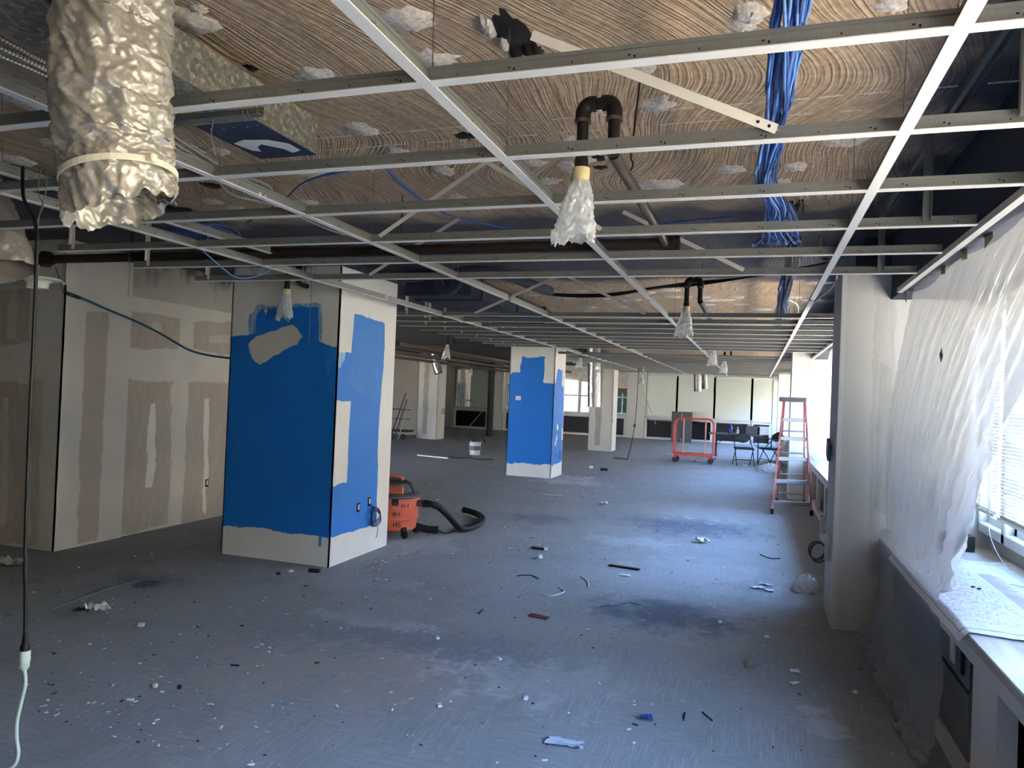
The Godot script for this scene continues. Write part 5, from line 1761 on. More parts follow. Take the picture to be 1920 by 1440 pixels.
func vacuum() -> void:
	var c := Vector3(-3.76, 0, -7.32)
	var t := thing("shop_vacuum", "orange wet-dry shop vacuum with black hose beside the large blue column", "vacuum cleaner", c)
	var mb := MB.new()
	mb.lathe([Vector2(0.0, 0.075), Vector2(0.235, 0.075), Vector2(0.25, 0.09), Vector2(0.262, 0.19), Vector2(0.275, 0.20), Vector2(0.275, 0.225), Vector2(0.266, 0.235), Vector2(0.278, 0.40), Vector2(0.284, 0.41), Vector2(0.284, 0.425), Vector2(0.0, 0.425)], c, 36)
	var tank := part("tank", mb, M.orange, t, "orange tank")
	mb = MB.new()
	mb.lathe([Vector2(0.29, 0.425), Vector2(0.296, 0.435), Vector2(0.296, 0.455), Vector2(0.26, 0.475), Vector2(0.20, 0.485), Vector2(0.185, 0.52), Vector2(0.16, 0.57), Vector2(0.0, 0.58)], c, 36)
	part("lid", mb, M.vac_grey, t, "grey motor lid")
	# arched frame over the lid and the orange grip
	mb = MB.new()
	mb.tube(curve(vp([c.x + 0.26, 0.47, c.z + 0.02, c.x + 0.20, 0.57, c.z + 0.02, c.x + 0.12, 0.605, c.z + 0.02, c.x - 0.12, 0.605, c.z + 0.02, c.x - 0.20, 0.57, c.z + 0.02, c.x - 0.26, 0.47, c.z + 0.02])), 0.017, 10)
	part("frame", mb, M.vac_grey, t)
	mb = MB.new()
	mb.tube(curve(vp([c.x - 0.10, 0.605, c.z + 0.03, c.x - 0.09, 0.640, c.z + 0.03, c.x, 0.648, c.z + 0.03, c.x + 0.09, 0.640, c.z + 0.03, c.x + 0.11, 0.605, c.z + 0.03])), 0.018, 10)
	part("handle", mb, M.orange, t)
	# vent grille facing the room
	mb = MB.new()
	var b := Basis(Vector3.UP, 0.45)
	mb.bbox(c + b * Vector3(0, 0.51, 0.205), Vector3(0.2, 0.085, 0.03), 0.01, b * Basis(Vector3.RIGHT, -0.35))
	var g := part("vent_panel", mb, M.orange, t)
	mb = MB.new()
	for j in 4:
		for k in 9:
			mb.box(c + b * Vector3(-0.08 + k * 0.02, 0.482 + j * 0.019, 0.230 - j * 0.006), Vector3(0.011, 0.010, 0.004), b * Basis(Vector3.RIGHT, -0.35))
	part("vent_holes", mb, M.charcoal, g)
	# latch, casters, port
	mb = MB.new()
	mb.bbox(c + b * Vector3(0.02, 0.395, 0.285), Vector3(0.075, 0.07, 0.03), 0.008, b)
	part("latch", mb, M.black, t)
	mb = MB.new()
	mb.bbox(c + b * Vector3(0.02, 0.33, 0.272), Vector3(0.07, 0.045, 0.012), 0.005, b)
	part("latch_pad", mb, M.orange, tank)
	for a in [-0.4, 0.95, 2.4, 3.9]:
		var d := Vector3(sin(a), 0, cos(a))
		mb = MB.new()
		mb.bbox(c + d * 0.235 + Vector3(0, 0.095, 0), Vector3(0.07, 0.05, 0.07), 0.012, Basis(Vector3.UP, a))
		var f := part("caster_arm", mb, M.black, t)
		mb = MB.new()
		mb.lathe([Vector2(0.0, -0.015), Vector2(0.04, -0.015), Vector2(0.044, -0.008), Vector2(0.044, 0.008), Vector2(0.04, 0.015), Vector2(0.0, 0.015)], c + d * 0.275 + Vector3(0, 0.045, 0), 16, Basis(Vector3.UP, a + 0.5) * Basis(Vector3.BACK, PI / 2))
		part("wheel", mb, M.rubber, f)
	for e in [["H-I", 0.36, 0.72, 0.065], ["H-I", 0.27, 0.38, 0.06], ["HS", 0.155, 0.42, 0.07]]:
		var tm := TextMesh.new()
		tm.text = e[0]
		tm.font_size = 64
		tm.pixel_size = e[3] / 64.0
		tm.depth = 0.004
		var o := MeshInstance3D.new()
		o.name = "marker_lettering"
		o.mesh = tm
		o.material_override = M.charcoal
		tank.add_child(o, true)
		var a: float = e[2] + 0.2
		o.position = Vector3(sin(a), 0, cos(a)) * (0.276 if e[1] > 0.2 else 0.262) + Vector3(0, e[1], 0)
		o.rotation.y = a
		o.set_meta("label", "hand-written marker lettering")
	mb = MB.new()
	mb.bar(c + Vector3(0.27, 0.365, -0.03), c + Vector3(0.36, 0.365, -0.03), 0.038, 16)
	part("hose_port", mb, M.vac_grey, t)
	# corrugated hose
	mb = MB.new()
	var p := curve(vp([-3.42, 0.365, -7.35, -3.33, 0.365, -7.36, -3.26, 0.33, -7.42, -3.20, 0.24, -7.52, -3.16, 0.13, -7.65, -3.13, 0.05, -7.78, -3.08, 0.038, -7.95, -3.08, 0.038, -8.2, -3.16, 0.038, -8.55, -3.30, 0.045, -8.78, -3.46, 0.055, -8.90, -3.58, 0.06, -8.95]), 26)
	var rr := PackedFloat32Array()
	for k in p.size():
		rr.append((0.034 if k % 2 else 0.038) if k > 18 and k < p.size() - 8 else 0.041)
	mb.tube(p, 0.036, 14, true, rr)
	part("hose", mb, M.rubber, t, "black corrugated hose")
	mb = MB.new()
	mb.tube(curve(vp([-3.62, 0.09, -7.50, -3.45, 0.05, -7.55, -3.33, 0.05, -7.58]), 6), 0.04, 12)
	part("drain_tube", mb, M.rubber, t)
	mb = MB.new()
	mb.tube(curve(vp([-3.34, 0.05, -7.58, -3.26, 0.012, -7.62, -3.22, 0.012, -7.85, -3.30, 0.012, -7.98, -3.27, 0.012, -8.1, -3.1, 0.012, -8.28])), 0.007, 6)
	part("power_cord", mb, M.cable_black, t)

func ladder() -> void:
	var t := thing("stepladder", "red fiberglass stepladder with worn aluminum steps beside the window counter", "ladder", Vector3(0.58, 0, -12.1))
	var fl := [Vector3(0.28, 0, -11.45), Vector3(0.40, 1.66, -11.88)]
	var fr := [Vector3(0.83, 0, -11.62), Vector3(0.71, 1.66, -11.98)]
	var rl := [Vector3(0.38, 0, -12.72), Vector3(0.42, 1.66, -12.0)]
	var rr := [Vector3(0.80, 0, -12.84), Vector3(0.70, 1.66, -12.08)]
	var names := ["front_rail", "front_rail", "rear_rail", "rear_rail"]
	var all := [fl, fr, rl, rr]
	for k in 4:
		var a: Vector3 = all[k][0]
		var b: Vector3 = all[k][1]
		var mb := MB.new()
		mb.strip(a + Vector3(0, 0.05, 0), b, 0.022 if k < 2 else 0.018, 0.062 if k < 2 else 0.04, Vector3(0, 0, -1))
		var r := part(names[k], mb, M.ladder_red, t)
		mb = MB.new()
		mb.bbox(a + Vector3(0, 0.04, 0), Vector3(0.045, 0.08, 0.08), 0.008)
		part("foot", mb, M.rubber, r)
	for h in [0.16, 0.47, 0.80, 1.10, 1.38]:
		var f: float = h / 1.66
		var a: Vector3 = fl[0].lerp(fl[1], f)
		var b: Vector3 = fr[0].lerp(fr[1], f)
		var mb := MB.new()
		var d := b - a
		var bs := Basis(d.normalized(), Vector3.UP, d.normalized().cross(Vector3.UP))
		mb.bbox((a + b) * 0.5, Vector3(d.length() - 0.02, 0.05 if h > 0.3 else 0.045, 0.012), 0.003, bs)
		mb.bbox((a + b) * 0.5 + bs * Vector3(0, 0.022, -0.045), Vector3(d.length() - 0.02, 0.008, 0.10), 0.002, bs)
		part("step", mb, M.aluminium, t)
	for h in [0.18, 0.5, 0.85, 1.2]:
		var f: float = h / 1.66
		var a: Vector3 = rl[0].lerp(rl[1], f)
		var b: Vector3 = rr[0].lerp(rr[1], f)
		var mb := MB.new()
		mb.bar(a, b, 0.012, 8)
		part("rear_brace", mb, M.aluminium, t)
	var mb := MB.new()
	mb.bbox(Vector3(0.558, 1.69, -11.97), Vector3(0.40, 0.07, 0.24), 0.008, Basis(Vector3.UP, -0.25))
	part("top_cap", mb, M.aluminium, t)
	mb = MB.new()
	for s in [[fl, rl], [fr, rr]]:
		mb.strip(s[0][0].lerp(s[0][1], 0.58), s[1][0].lerp(s[1][1], 0.58), 0.004, 0.02, Vector3(1, 0, 0))
	part("spreader", mb, M.aluminium, t)

# ---------------------------------------------------------------- the far end of the room
func chair(label: String, at: Vector3, turn: float, armed: bool) -> void:
	var t := thing("armchair" if armed else "folding_chair", label, "chair", at)
	t.rotation.y = turn
	var put := func(called: String, mb: MB, m: Material) -> void:
		var o := MeshInstance3D.new()
		o.name = called
		o.mesh = mb.mesh()
		o.material_override = m
		t.add_child(o, true)
	var mb := MB.new()
	mb.bbox(Vector3(0, 0.44, 0), Vector3(0.44, 0.05, 0.42), 0.02)
	put.call("seat", mb, M.rubber)
	mb = MB.new()
	mb.surf(func(u: float, v: float) -> Vector3:
		var a := TAU * u
		var r := 1.0 - 0.12 * pow(absf(sin(2.0 * a)), 2.0)
		return Vector3(cos(a) * 0.22 * r * sin(PI * v), 0.70 + sin(a) * 0.13 * r * sin(PI * v) + (0.05 if armed else 0.0), -0.21 - 0.05 * sin(a) * sin(PI * v) - 0.02 * cos(PI * v)), 24, 8, true)
	put.call("backrest", mb, M.rubber)
	for x in [-0.22, 0.22]:
		mb = MB.new()
		mb.tube(curve(vp([x, 0.0, 0.22, x, 0.40, 0.02, x * 0.95, 0.62, -0.18, x * 0.9, 0.80, -0.24])), 0.012, 8)
		put.call("leg", mb, M.black)
		mb = MB.new()
		mb.tube(curve(vp([x, 0.0, -0.24, x, 0.25, -0.06, x, 0.45, 0.12])), 0.012, 8)
		put.call("leg", mb, M.black)
		if armed:
			mb = MB.new()
			mb.tube(curve(vp([x * 1.15, 0.45, 0.18, x * 1.15, 0.66, 0.18, x * 1.15, 0.68, 0.05, x * 1.1, 0.68, -0.22])), 0.016, 8)
			put.call("armrest", mb, M.black)
	mb = MB.new()
	mb.bar(Vector3(-0.22, 0.16, 0.14), Vector3(0.22, 0.16, 0.14), 0.009, 6)
	mb.bar(Vector3(-0.22, 0.13, -0.15), Vector3(0.22, 0.13, -0.15), 0.009, 6)
	put.call("stretcher", mb, M.black)

func far_things() -> void:
	var mb := MB.new()
	# drywall cart
	var t := thing("drywall_cart", "red tubular panel cart on casters in front of the far windows", "cart", Vector3(-1.49, 0, -19.5))
	mb.bbox(Vector3(-1.49, 0.215, -19.55), Vector3(1.02, 0.06, 0.5), 0.01)
	part("deck", mb, M.cart_red, t)
	mb = MB.new()
	mb.bbox(Vector3(-2.06, 0.20, -19.3), Vector3(0.16, 0.03, 0.12), 0.008)
	mb.bbox(Vector3(-0.92, 0.20, -19.3), Vector3(0.16, 0.03, 0.12), 0.008)
	part("bumper", mb, M.cart_tube, t)
	for z in [-19.36, -19.74]:
		mb = MB.new()
		mb.tube(curve(vp([-1.98, 0.22, z, -1.98, 0.6, z, -1.98, 0.96, z, -1.93, 1.09, z, -1.80, 1.14, z, -1.5, 1.14, z, -1.16, 1.14, z, -1.04, 1.09, z, -1.0, 0.96, z, -1.0, 0.6, z, -1.0, 0.22, z])), 0.021, 10)
		part("hoop_frame", mb, M.cart_red, t)
	for x in [-1.74, -1.19]:
		mb = MB.new()
		mb.bar(Vector3(x, 0.22, -19.36), Vector3(x, 1.14, -19.36), 0.019, 10)
		part("upright", mb, M.cart_tube, t)
	for x in [-1.93, -1.05]:
		for z in [-19.38, -19.72]:
			mb = MB.new()
			mb.bbox(Vector3(x, 0.155, z), Vector3(0.06, 0.07, 0.07), 0.006)
			var f := part("caster_fork", mb, M.cart_red, t)
			mb = MB.new()
			mb.lathe([Vector2(0.0, -0.02), Vector2(0.06, -0.02), Vector2(0.075, -0.012), Vector2(0.075, 0.012), Vector2(0.06, 0.02), Vector2(0.0, 0.02)], Vector3(x, 0.076, z), 18, Basis(Vector3.UP, 0.7 if x > -1.5 else -0.2) * Basis(Vector3.RIGHT, PI / 2))
			part("wheel", mb, M.charcoal, f)
	# folding table
	t = thing("folding_table", "grey folding table with bottles and a carton, at the far windows", "table", Vector3(-0.45, 0, -21.0))
	mb = MB.new()
	mb.bbox(Vector3(-0.50, 0.735, -21.05), Vector3(1.4, 0.045, 0.7), 0.012)
	part("table_top", mb, M.table_grey, t)
	for x in [-1.0, 0.10]:
		mb = MB.new()
		mb.bar(Vector3(x, 0.71, -21.25), Vector3(x, 0.22, -21.25), 0.014, 8)
		mb.bar(Vector3(x, 0.71, -20.75), Vector3(x, 0.22, -20.75), 0.014, 8)
		mb.tube(curve(vp([x, 0.02, -21.4, x, 0.19, -21.35, x, 0.22, -21.25, x, 0.22, -20.75, x, 0.19, -20.65, x, 0.02, -20.62])), 0.014, 8)
		mb.bar(Vector3(x, 0.40, -21.0), Vector3(x + (0.3 if x < 0.0 else -0.3), 0.70, -21.0), 0.009, 6)
		part("leg_frame", mb, M.charcoal, t)
	mb = MB.new()
	mb.lathe([Vector2(0.0, 0.0), Vector2(0.05, 0.0), Vector2(0.054, 0.02), Vector2(0.054, 0.14), Vector2(0.045, 0.17), Vector2(0.02, 0.20), Vector2(0.018, 0.24), Vector2(0.0, 0.24)], Vector3(-0.63, 0.76, -20.85), 16)
	single("blue_bottle", mb, M.bottle_blue, "blue drink bottle on the folding table", "bottle")
	t = thing("clear_bottle", "smaller clear bottle beside the blue bottle on the folding table", "bottle", Vector3(-0.44, 0.76, -20.85))
	mb = MB.new()
	mb.lathe([Vector2(0.0, 0.0), Vector2(0.035, 0.0), Vector2(0.036, 0.1), Vector2(0.014, 0.14), Vector2(0.014, 0.165), Vector2(0.0, 0.165)], Vector3(-0.44, 0.76, -20.85), 14)
	part("body", mb, M.bag, t)
	mb = MB.new()
	mb.lathe([Vector2(0.0, 0.165), Vector2(0.016, 0.165), Vector2(0.016, 0.185), Vector2(0.0, 0.185)], Vector3(-0.44, 0.76, -20.85), 10)
	part("cap", mb, M.white_paint, t)
	mb = MB.new()
	mb.surf(func(u: float, v: float) -> Vector3: return Vector3(-0.52 + 0.3 * u, 0.765 + 0.02 * absf(nz.get_noise_2d(u * 6.0, v * 6.0)) * 2.0, -20.72 + 0.12 * v), 10, 6)
	single("crumpled_wrapper", mb, M.paper, "crumpled white wrapper on the folding table", "wrapper")
	t = thing("carton", "grey carton with a white printed end on the folding table", "box", Vector3(0.05, 0.76, -21.0))
	mb = MB.new()
	mb.bbox(Vector3(-0.05, 0.87, -21.0), Vector3(0.36, 0.22, 0.3), 0.006)
	part("body", mb, M.panel_grey, t)
	mb = MB.new()
	mb.bbox(Vector3(0.22, 0.87, -20.98), Vector3(0.30, 0.22, 0.26), 0.006)
	part("white_end", mb, M.white_paint, t)
	chair("black folding chair standing in front of the folding table", Vector3(-0.25, 0, -19.75), 0.25, false)
	chair("dark padded armchair between the folding table and the far pier", Vector3(0.40, 0, -20.25), -0.9, true)
	# dark panels leaning at the far windows
	for e in [[-3.05, -2.68, "taller left dark panel leaning at the far windows behind the red cart"], [-2.66, -2.28, "right dark panel leaning at the far windows behind the red cart"]]:
		mb = MB.new()
		mb.bbox(Vector3((e[0] + e[1]) * 0.5, 0.58, -28.75), Vector3(e[1] - e[0], 1.16, 0.06), 0.006, Basis(Vector3.RIGHT, -0.06))
		single("dark_board", mb, M.panel_grey, e[2], "panel", "dark leaning panels")
	# bucket with coiled cables
	t = thing("pail", "white pail stuffed with wires on the floor left of the farther blue column", "bucket", Vector3(-6.76, 0, -17.5))
	mb = MB.new()
	mb.lathe([Vector2(0.0, 0.0), Vector2(0.13, 0.0), Vector2(0.15, 0.30), Vector2(0.158, 0.31), Vector2(0.158, 0.33), Vector2(0.145, 0.33), Vector2(0.125, 0.02), Vector2(0.0, 0.02)], Vector3(-6.76, 0, -17.5), 24)
	part("body", mb, M.pail, t)
	mb = MB.new()
	for k in 9:
		var a := TAU * k / 9.0
		var o := Vector3(-6.76, 0.1, -17.5)
		mb.tube(curve(PackedVector3Array([o, o + Vector3(cos(a) * 0.1, 0.3, sin(a) * 0.1), o + Vector3(cos(a) * 0.22 - 0.08, 0.42 + 0.05 * sin(k * 2.0), sin(a) * 0.2), o + Vector3(cos(a) * 0.33 - 0.12, 0.36, sin(a) * 0.25), o + Vector3(cos(a) * 0.38 - 0.1, 0.2, sin(a) * 0.3)])), 0.007, 6)
	part("wires", mb, M.charcoal, t)
	mb = MB.new()
	mb.lathe([Vector2(0.1515, 0.12), Vector2(0.1535, 0.23)], Vector3(-6.76, 0, -17.5), 24)
	part("label_band", mb, M.table_grey, t)
	# strips of metal and rags on the floor before it
	mb = MB.new()
	mb.box(Vector3(-7.3, 0.012, -16.1), Vector3(0.9, 0.024, 0.03), Basis(Vector3.UP, -0.2))
	single("metal_stud", mb, M.aluminium, "pale metal stud lying on the floor before the pail", "stud")
	mb = MB.new()
	mb.tube(curve(vp([-7.0, 0.01, -16.4, -6.7, 0.01, -16.2, -6.5, 0.01, -16.5, -6.2, 0.01, -16.3, -5.9, 0.01, -16.5])), 0.012, 6)
	single("power_cable", mb, M.cable_black, "black cord straggling on the floor before the pail", "cord")
	# dark cart with sticks in the far left
	t = thing("utility_cart", "dark cart loaded with leaning sticks in the dark far left", "cart", Vector3(-10.9, 0, -20.9))
	mb = MB.new()
	mb.bbox(Vector3(-10.75, 0.28, -20.9), Vector3(0.95, 0.06, 0.5), 0.01)
	part("deck", mb, M.black, t)
	mb = MB.new()
	mb.tube(vp([-11.2, 0.28, -20.9, -11.2, 0.98, -20.9]), 0.018, 8)
	mb.tube(vp([-11.2, 0.95, -20.9, -10.3, 0.95, -20.9]), 0.015, 8)
	mb.tube(vp([-11.2, 0.65, -20.9, -10.3, 0.65, -20.9]), 0.012, 8)
	part("handle_frame", mb, M.black, t)
	for x in [-11.1, -10.8, -10.45]:
		mb = MB.new()
		mb.lathe([Vector2(0.0, -0.02), Vector2(0.09, -0.02), Vector2(0.09, 0.02), Vector2(0.0, 0.02)], Vector3(x, 0.1, -20.75), 14, Basis(Vector3.RIGHT, PI / 2))
		part("wheel", mb, M.rubber, t)
	for k in 3:
		mb = MB.new()
		mb.strip(Vector3(-10.75 + 0.14 * k, 0.01, -20.45), Vector3(-10.32 + 0.05 * k, 1.48 - 0.2 * k, -20.58), 0.05, 0.03)
		single("leaning_stick", mb, M.charcoal if k < 2 else M.galv_dull, "%s of the sticks leaning on the dark cart" % ["tallest", "middle", "shortest"][k], "stick", "sticks on the dark cart")
	# hanging flexible ducts
	for e in [[-3.72, -17.27, 2.84, 1.36, 0.15, "long dark flexible duct hanging in front of the taped column"], [-1.82, -24.0, 2.84, 1.9, 0.11, "short dark flexible duct hanging before the far windows"], [-1.62, -24.3, 2.84, 2.0, 0.08, "slimmer dark flexible duct beside another before the far windows"], [-8.25, -18.0, 2.7, 2.06, 0.11, "curved dark flexible duct hanging before the far left column"]]:
		mb = MB.new()
		var ax := PackedVector3Array()
		var rr := PackedFloat32Array()
		for k in 9:
			var f := k / 8.0
			ax.append(Vector3(e[0] + 0.05 * f + (0.12 * f * f if e[0] < -8.0 else 0.0), lerpf(e[2], e[3], f), e[1]))
			rr.append(e[4])
		jacket(mb, ax, rr, 0.008, e[0], 30, 60)
		single("hanging_flexible_duct", mb, M.foil, e[5], "duct", "dark hanging flexible ducts")
	# work light with its cord
	t = thing("work_light", "hanging work light with a black cord trailing to the floor near the taped column", "work light", Vector3(-2.85, 0, -19.0))
	mb = MB.new()
	mb.box(Vector3(-2.85, 2.36, -19.0), Vector3(0.14, 0.12, 0.14))
	part("junction_box", mb, M.galv_dull, t)
	mb = MB.new()
	mb.lathe([Vector2(0.0, 0.0), Vector2(0.07, 0.0), Vector2(0.06, 0.10), Vector2(0.03, 0.16), Vector2(0.03, 0.22), Vector2(0.0, 0.22)], Vector3(-2.82, 1.98, -19.0), 14)
	part("lamp_head", mb, M.aluminium, t)
	mb = MB.new()
	mb.tube(curve(vp([-2.90, 2.3, -19.0, -2.91, 1.9, -19.0, -2.92, 1.4, -19.0, -2.95, 0.9, -19.0, -3.02, 0.4, -19.0, -3.10, 0.06, -19.0, -3.12, 0.012, -19.1, -3.3, 0.012, -19.3, -3.5, 0.012, -19.2])), 0.010, 7)
	mb.box(Vector3(-2.95, 0.9, -19.0), Vector3(0.05, 0.08, 0.05))
	part("power_cord", mb, M.cable_black, t)
	mb = MB.new()
	mb.bar(Vector3(-2.78, 1.8, -19.1), Vector3(-2.45, 0.95, -19.3), 0.008, 6)
	part("support_rod", mb, M.aluminium, t)
	# crumpled clear plastic beside the ladder
	for e in [[0.36, -18.3, 0.30, 0.2, "crumpled clear plastic heap on the floor between the ladder and the armchair"], [0.47, -6.9, 0.11, 0.14, "small clump of clear plastic at the foot of the near pier"]]:
		mb = MB.new()
		mb.surf(func(u: float, v: float) -> Vector3:
			var a := TAU * u
			var f := sin(PI * 0.5 * v)
			var k := 1.0 + 0.3 * nz.get_noise_3d(cos(a) * 2.0, sin(a) * 2.0, v * 3.0 + e[0])
			return Vector3(e[0] + cos(a) * e[2] * f * k, maxf(0.005, e[3] * cos(PI * 0.5 * v) * k), e[1] + sin(a) * e[2] * f * k), 30, 14, true)
		single("plastic_heap", mb, M.bag, e[4], "plastic", "heaps of clear plastic")
	mb = MB.new()
	mb.bar(Vector3(-11.55, 0.02, -28.9), Vector3(-11.05, 0.85, -29.5), 0.02, 8)
	single("leaning_pole", mb, M.aluminium, "pale pole leaning under the far left windows", "pole")

# ---------------------------------------------------------------- litter on the floor
func scrap(called: String, label: String, cat: String, m: Material, x: float, z: float, w: float, d: float, h: float, turn: float, sd: float) -> void:
	# a bent, ragged flake
	var mb := MB.new()
	var b := Basis(Vector3.UP, turn)
	mb.surf(func(u: float, v: float) -> Vector3:
		var e := Vector2(u - 0.5, v - 0.5)
		var k := 1.0 + 0.35 * nz.get_noise_2d(e.x * 5.0 + sd, e.y * 5.0)
		return Vector3(x, 0.004, z) + b * Vector3(e.x * w * k, h * (0.5 + nz2.get_noise_2d(e.x * 3.5 + sd, e.y * 3.5)) + 0.002, e.y * d * k), 10, 8)
	single(called, mb, m, label, cat, "litter on the carpet")

func chunk(label: String, m: Material, x: float, z: float, w: float, h: float, d: float, turn: float, called := "plaster_chunk", cat := "debris") -> void:
	var mb := MB.new()
	mb.bbox(Vector3(x, h * 0.5 + 0.001, z), Vector3(w, h, d), minf(minf(w, h), d) * 0.1, Basis(Vector3.UP, turn))
	single(called, mb, m, label, cat, "litter on the carpet")

func debris() -> void:
	scrap("paper_scrap", "crumpled white and blue paper scrap on the floor at the left", "paper", M.paper, -4.21, -3.89, 0.15, 0.07, 0.07, 0.4, 1.0)
	scrap("paper_scrap", "small dark blue fold beside the crumpled paper at the left", "paper", M.cable_deep, -4.325, -3.85, 0.07, 0.05, 0.03, 0.9, 2.0)
	scrap("film_scrap", "torn piece of pale plastic film on the floor at the bottom centre", "plastic", mat("film_scrap", Color(0.72, 0.76, 0.80), 0.4), -0.78, -3.34, 0.17, 0.075, 0.015, 0.05, 3.0)
	scrap("blue_scrap", "small blue rubber scrap on the floor, lower centre", "scrap", M.blue_scrap, -0.47, -3.76, 0.065, 0.055, 0.02, 0.3, 4.0)
	scrap("drywall_flake", "left flake of the three white flakes by the near pier", "debris", M.dust_white, 0.08, -6.80, 0.11, 0.06, 0.012, 0.5, 5.0)
	scrap("drywall_flake", "right flake of the three white flakes by the near pier", "debris", M.dust_white, 0.17, -6.74, 0.07, 0.07, 0.012, 0.2, 6.0)
	scrap("drywall_flake", "far flake of the three white flakes by the near pier", "debris", M.dust_white, 0.14, -6.95, 0.12, 0.05, 0.012, -0.4, 7.0)
	scrap("paper_scrap", "crumpled white wad on the floor in the middle of the aisle", "paper", M.paper, -0.52, -8.65, 0.14, 0.11, 0.06, 0.4, 8.0)
	scrap("paper_scrap", "white paper under the red cart", "paper", M.paper, -1.47, -20.0, 0.2, 0.12, 0.05, 0.4, 9.0)
	scrap("paper_scrap", "white paper cup scrap before the folding chair", "paper", M.paper, -0.20, -19.1, 0.1, 0.09, 0.09, 0.4, 10.0)
	scrap("drywall_flake", "white flake nearest the counter, right foreground", "debris", M.dust_white, 0.28, -4.79, 0.06, 0.05, 0.01, 0.2, 11.0)
	scrap("drywall_flake", "second white flake in the right foreground, by the dusty patch", "debris", M.dust_white, 0.27, -4.58, 0.07, 0.03, 0.01, 0.7, 12.0)
	scrap("drywall_flake", "white sliver lying on the carpet before the farther blue column", "debris", M.dust_white, -3.0, -11.3, 0.28, 0.05, 0.02, 0.1, 13.0)
	scrap("drywall_flake", "white lump on the carpet right of the vacuum hose", "debris", M.dust_white, -2.1, -10.9, 0.10, 0.08, 0.05, 0.1, 14.0)
	# metal offcuts
	var mb := MB.new()
	var b := Basis(Vector3.UP, -0.08)
	mb.box(Vector3(0.03, 0.004, -4.81), Vector3(0.035, 0.003, 0.17), b)
	mb.box(Vector3(0.012, 0.018, -4.81), Vector3(0.003, 0.03, 0.17), b)
	mb.box(Vector3(0.048, 0.014, -4.81), Vector3(0.003, 0.022, 0.17), b)
	single("channel_offcut", mb, M.galv_dull, "short steel channel offcut on the floor, right of centre", "metal offcut", "litter on the carpet")
	chunk("long dark metal strip on the floor in the middle of the aisle", M.dark_pipe, -1.13, -6.98, 0.30, 0.014, 0.045, -0.15, "metal_strip", "metal offcut")
	chunk("white chip just below the long dark metal strip", M.dust_white, -1.07, -6.68, 0.09, 0.012, 0.035, 0.1)
	chunk("dark bracket offcut on the floor, left of the aisle", M.scrap_dark, -2.10, -7.38, 0.14, 0.02, 0.05, -0.12, "metal_bracket", "metal offcut")
	chunk("white crumb at the end of the dark bracket offcut", M.dust_white, -2.01, -7.36, 0.04, 0.03, 0.03, 0.3)
	chunk("small white cube of drywall left of the aisle", M.dust_white, -1.96, -6.98, 0.04, 0.035, 0.04, 0.6)
	mb = MB.new()
	mb.box(Vector3(-1.44, 0.006, -5.15), Vector3(0.15, 0.008, 0.06), Basis(Vector3.UP, -0.2))
	var p := thing("perforated_strip", "rust-red perforated strip on the floor, left of the blue stain", "metal offcut", Vector3(-1.44, 0, -5.15))
	part("plate", mb, M.rust_red, p)
	mb = MB.new()
	for k in 10:
		mb.box(Vector3(-1.44, 0.0105, -5.15) + Basis(Vector3.UP, -0.2) * Vector3(-0.065 + k * 0.0145, 0, 0.0), Vector3(0.005, 0.001, 0.045), Basis(Vector3.UP, -0.2))
	part("slot", mb, M.hole, p)
	chunk("dark channel offcut at the front corner of the large blue column", M.scrap_dark, -3.56, -5.50, 0.10, 0.03, 0.035, 0.2, "metal_bracket", "metal offcut")
	chunk("pale drywall crumb left of the channel offcut by the blue column", M.dust_white, -3.74, -5.42, 0.03, 0.02, 0.03, 0.1)
	chunk("dark crumb in front of the large blue column", M.scrap_dark, -3.78, -5.30, 0.03, 0.02, 0.02, 0.8)
	chunk("round grey pebble of plaster on the white smear at the left", M.pail, -3.74, -3.80, 0.035, 0.024, 0.03, 0.4)
	chunk("beige chip on the floor at the lower left", M.dust_white, -2.92, -2.92, 0.035, 0.008, 0.014, 0.2)
	chunk("dark triangular chip in the dusty patch, lower left", M.scrap_dark, -2.81, -3.13, 0.022, 0.016, 0.02, 0.7)
	chunk("grey chip left of the dusty patch", M.pail, -2.93, -3.09, 0.02, 0.02, 0.02, 0.2)
	chunk("dark pen-like stick in the dusty patch", M.scrap_dark, -2.76, -3.5, 0.05, 0.008, 0.01, 0.3)
	chunk("dark nail on the floor in the centre", M.scrap_dark, -1.86, -5.07, 0.010, 0.010, 0.10, 0.05, "nail", "nail")
	chunk("left of two short dark nails in the lower centre", M.scrap_dark, -0.29, -3.87, 0.006, 0.007, 0.09, 0.0, "nail", "nail")
	chunk("right of two short dark nails in the lower centre", M.scrap_dark, -0.18, -3.92, 0.006, 0.007, 0.10, 0.6, "nail", "nail")
	chunk("dark stone-like crumb on the carpet right of the farther blue column", M.scrap_dark, -3.1, -15.9, 0.16, 0.05, 0.10, 0.2)
	chunk("white crumb on the carpet right of the farther blue column", M.dust_white, -3.45, -16.2, 0.08, 0.05, 0.06, 0.4)
	scrap("carpet_scrap", "grey torn lump of carpet backing at the left picture edge", "scrap", M.pail, -5.86, -4.54, 0.24, 0.14, 0.06, 0.3, 21.0)
	for e in [[-1.91, -4.41, "tan chip in the centre foreground left of the aisle"], [-1.42, -4.23, "small white chip in the centre foreground"], [-1.48, -3.48, "small triangular white chip, lower centre left"], [-1.10, -3.75, "pale chip left of the blue rubber scrap"], [0.59, -4.59, "white chip lying near the plastic skirt"], [-0.19, -5.61, "white plaster splash right of the blue stain"], [0.13, -5.41, "small white chip below the blue stain, right"]]:
		chunk(e[2], M.dust_white, e[0], e[1], 0.03, 0.012, 0.022, e[0] * 7.0)
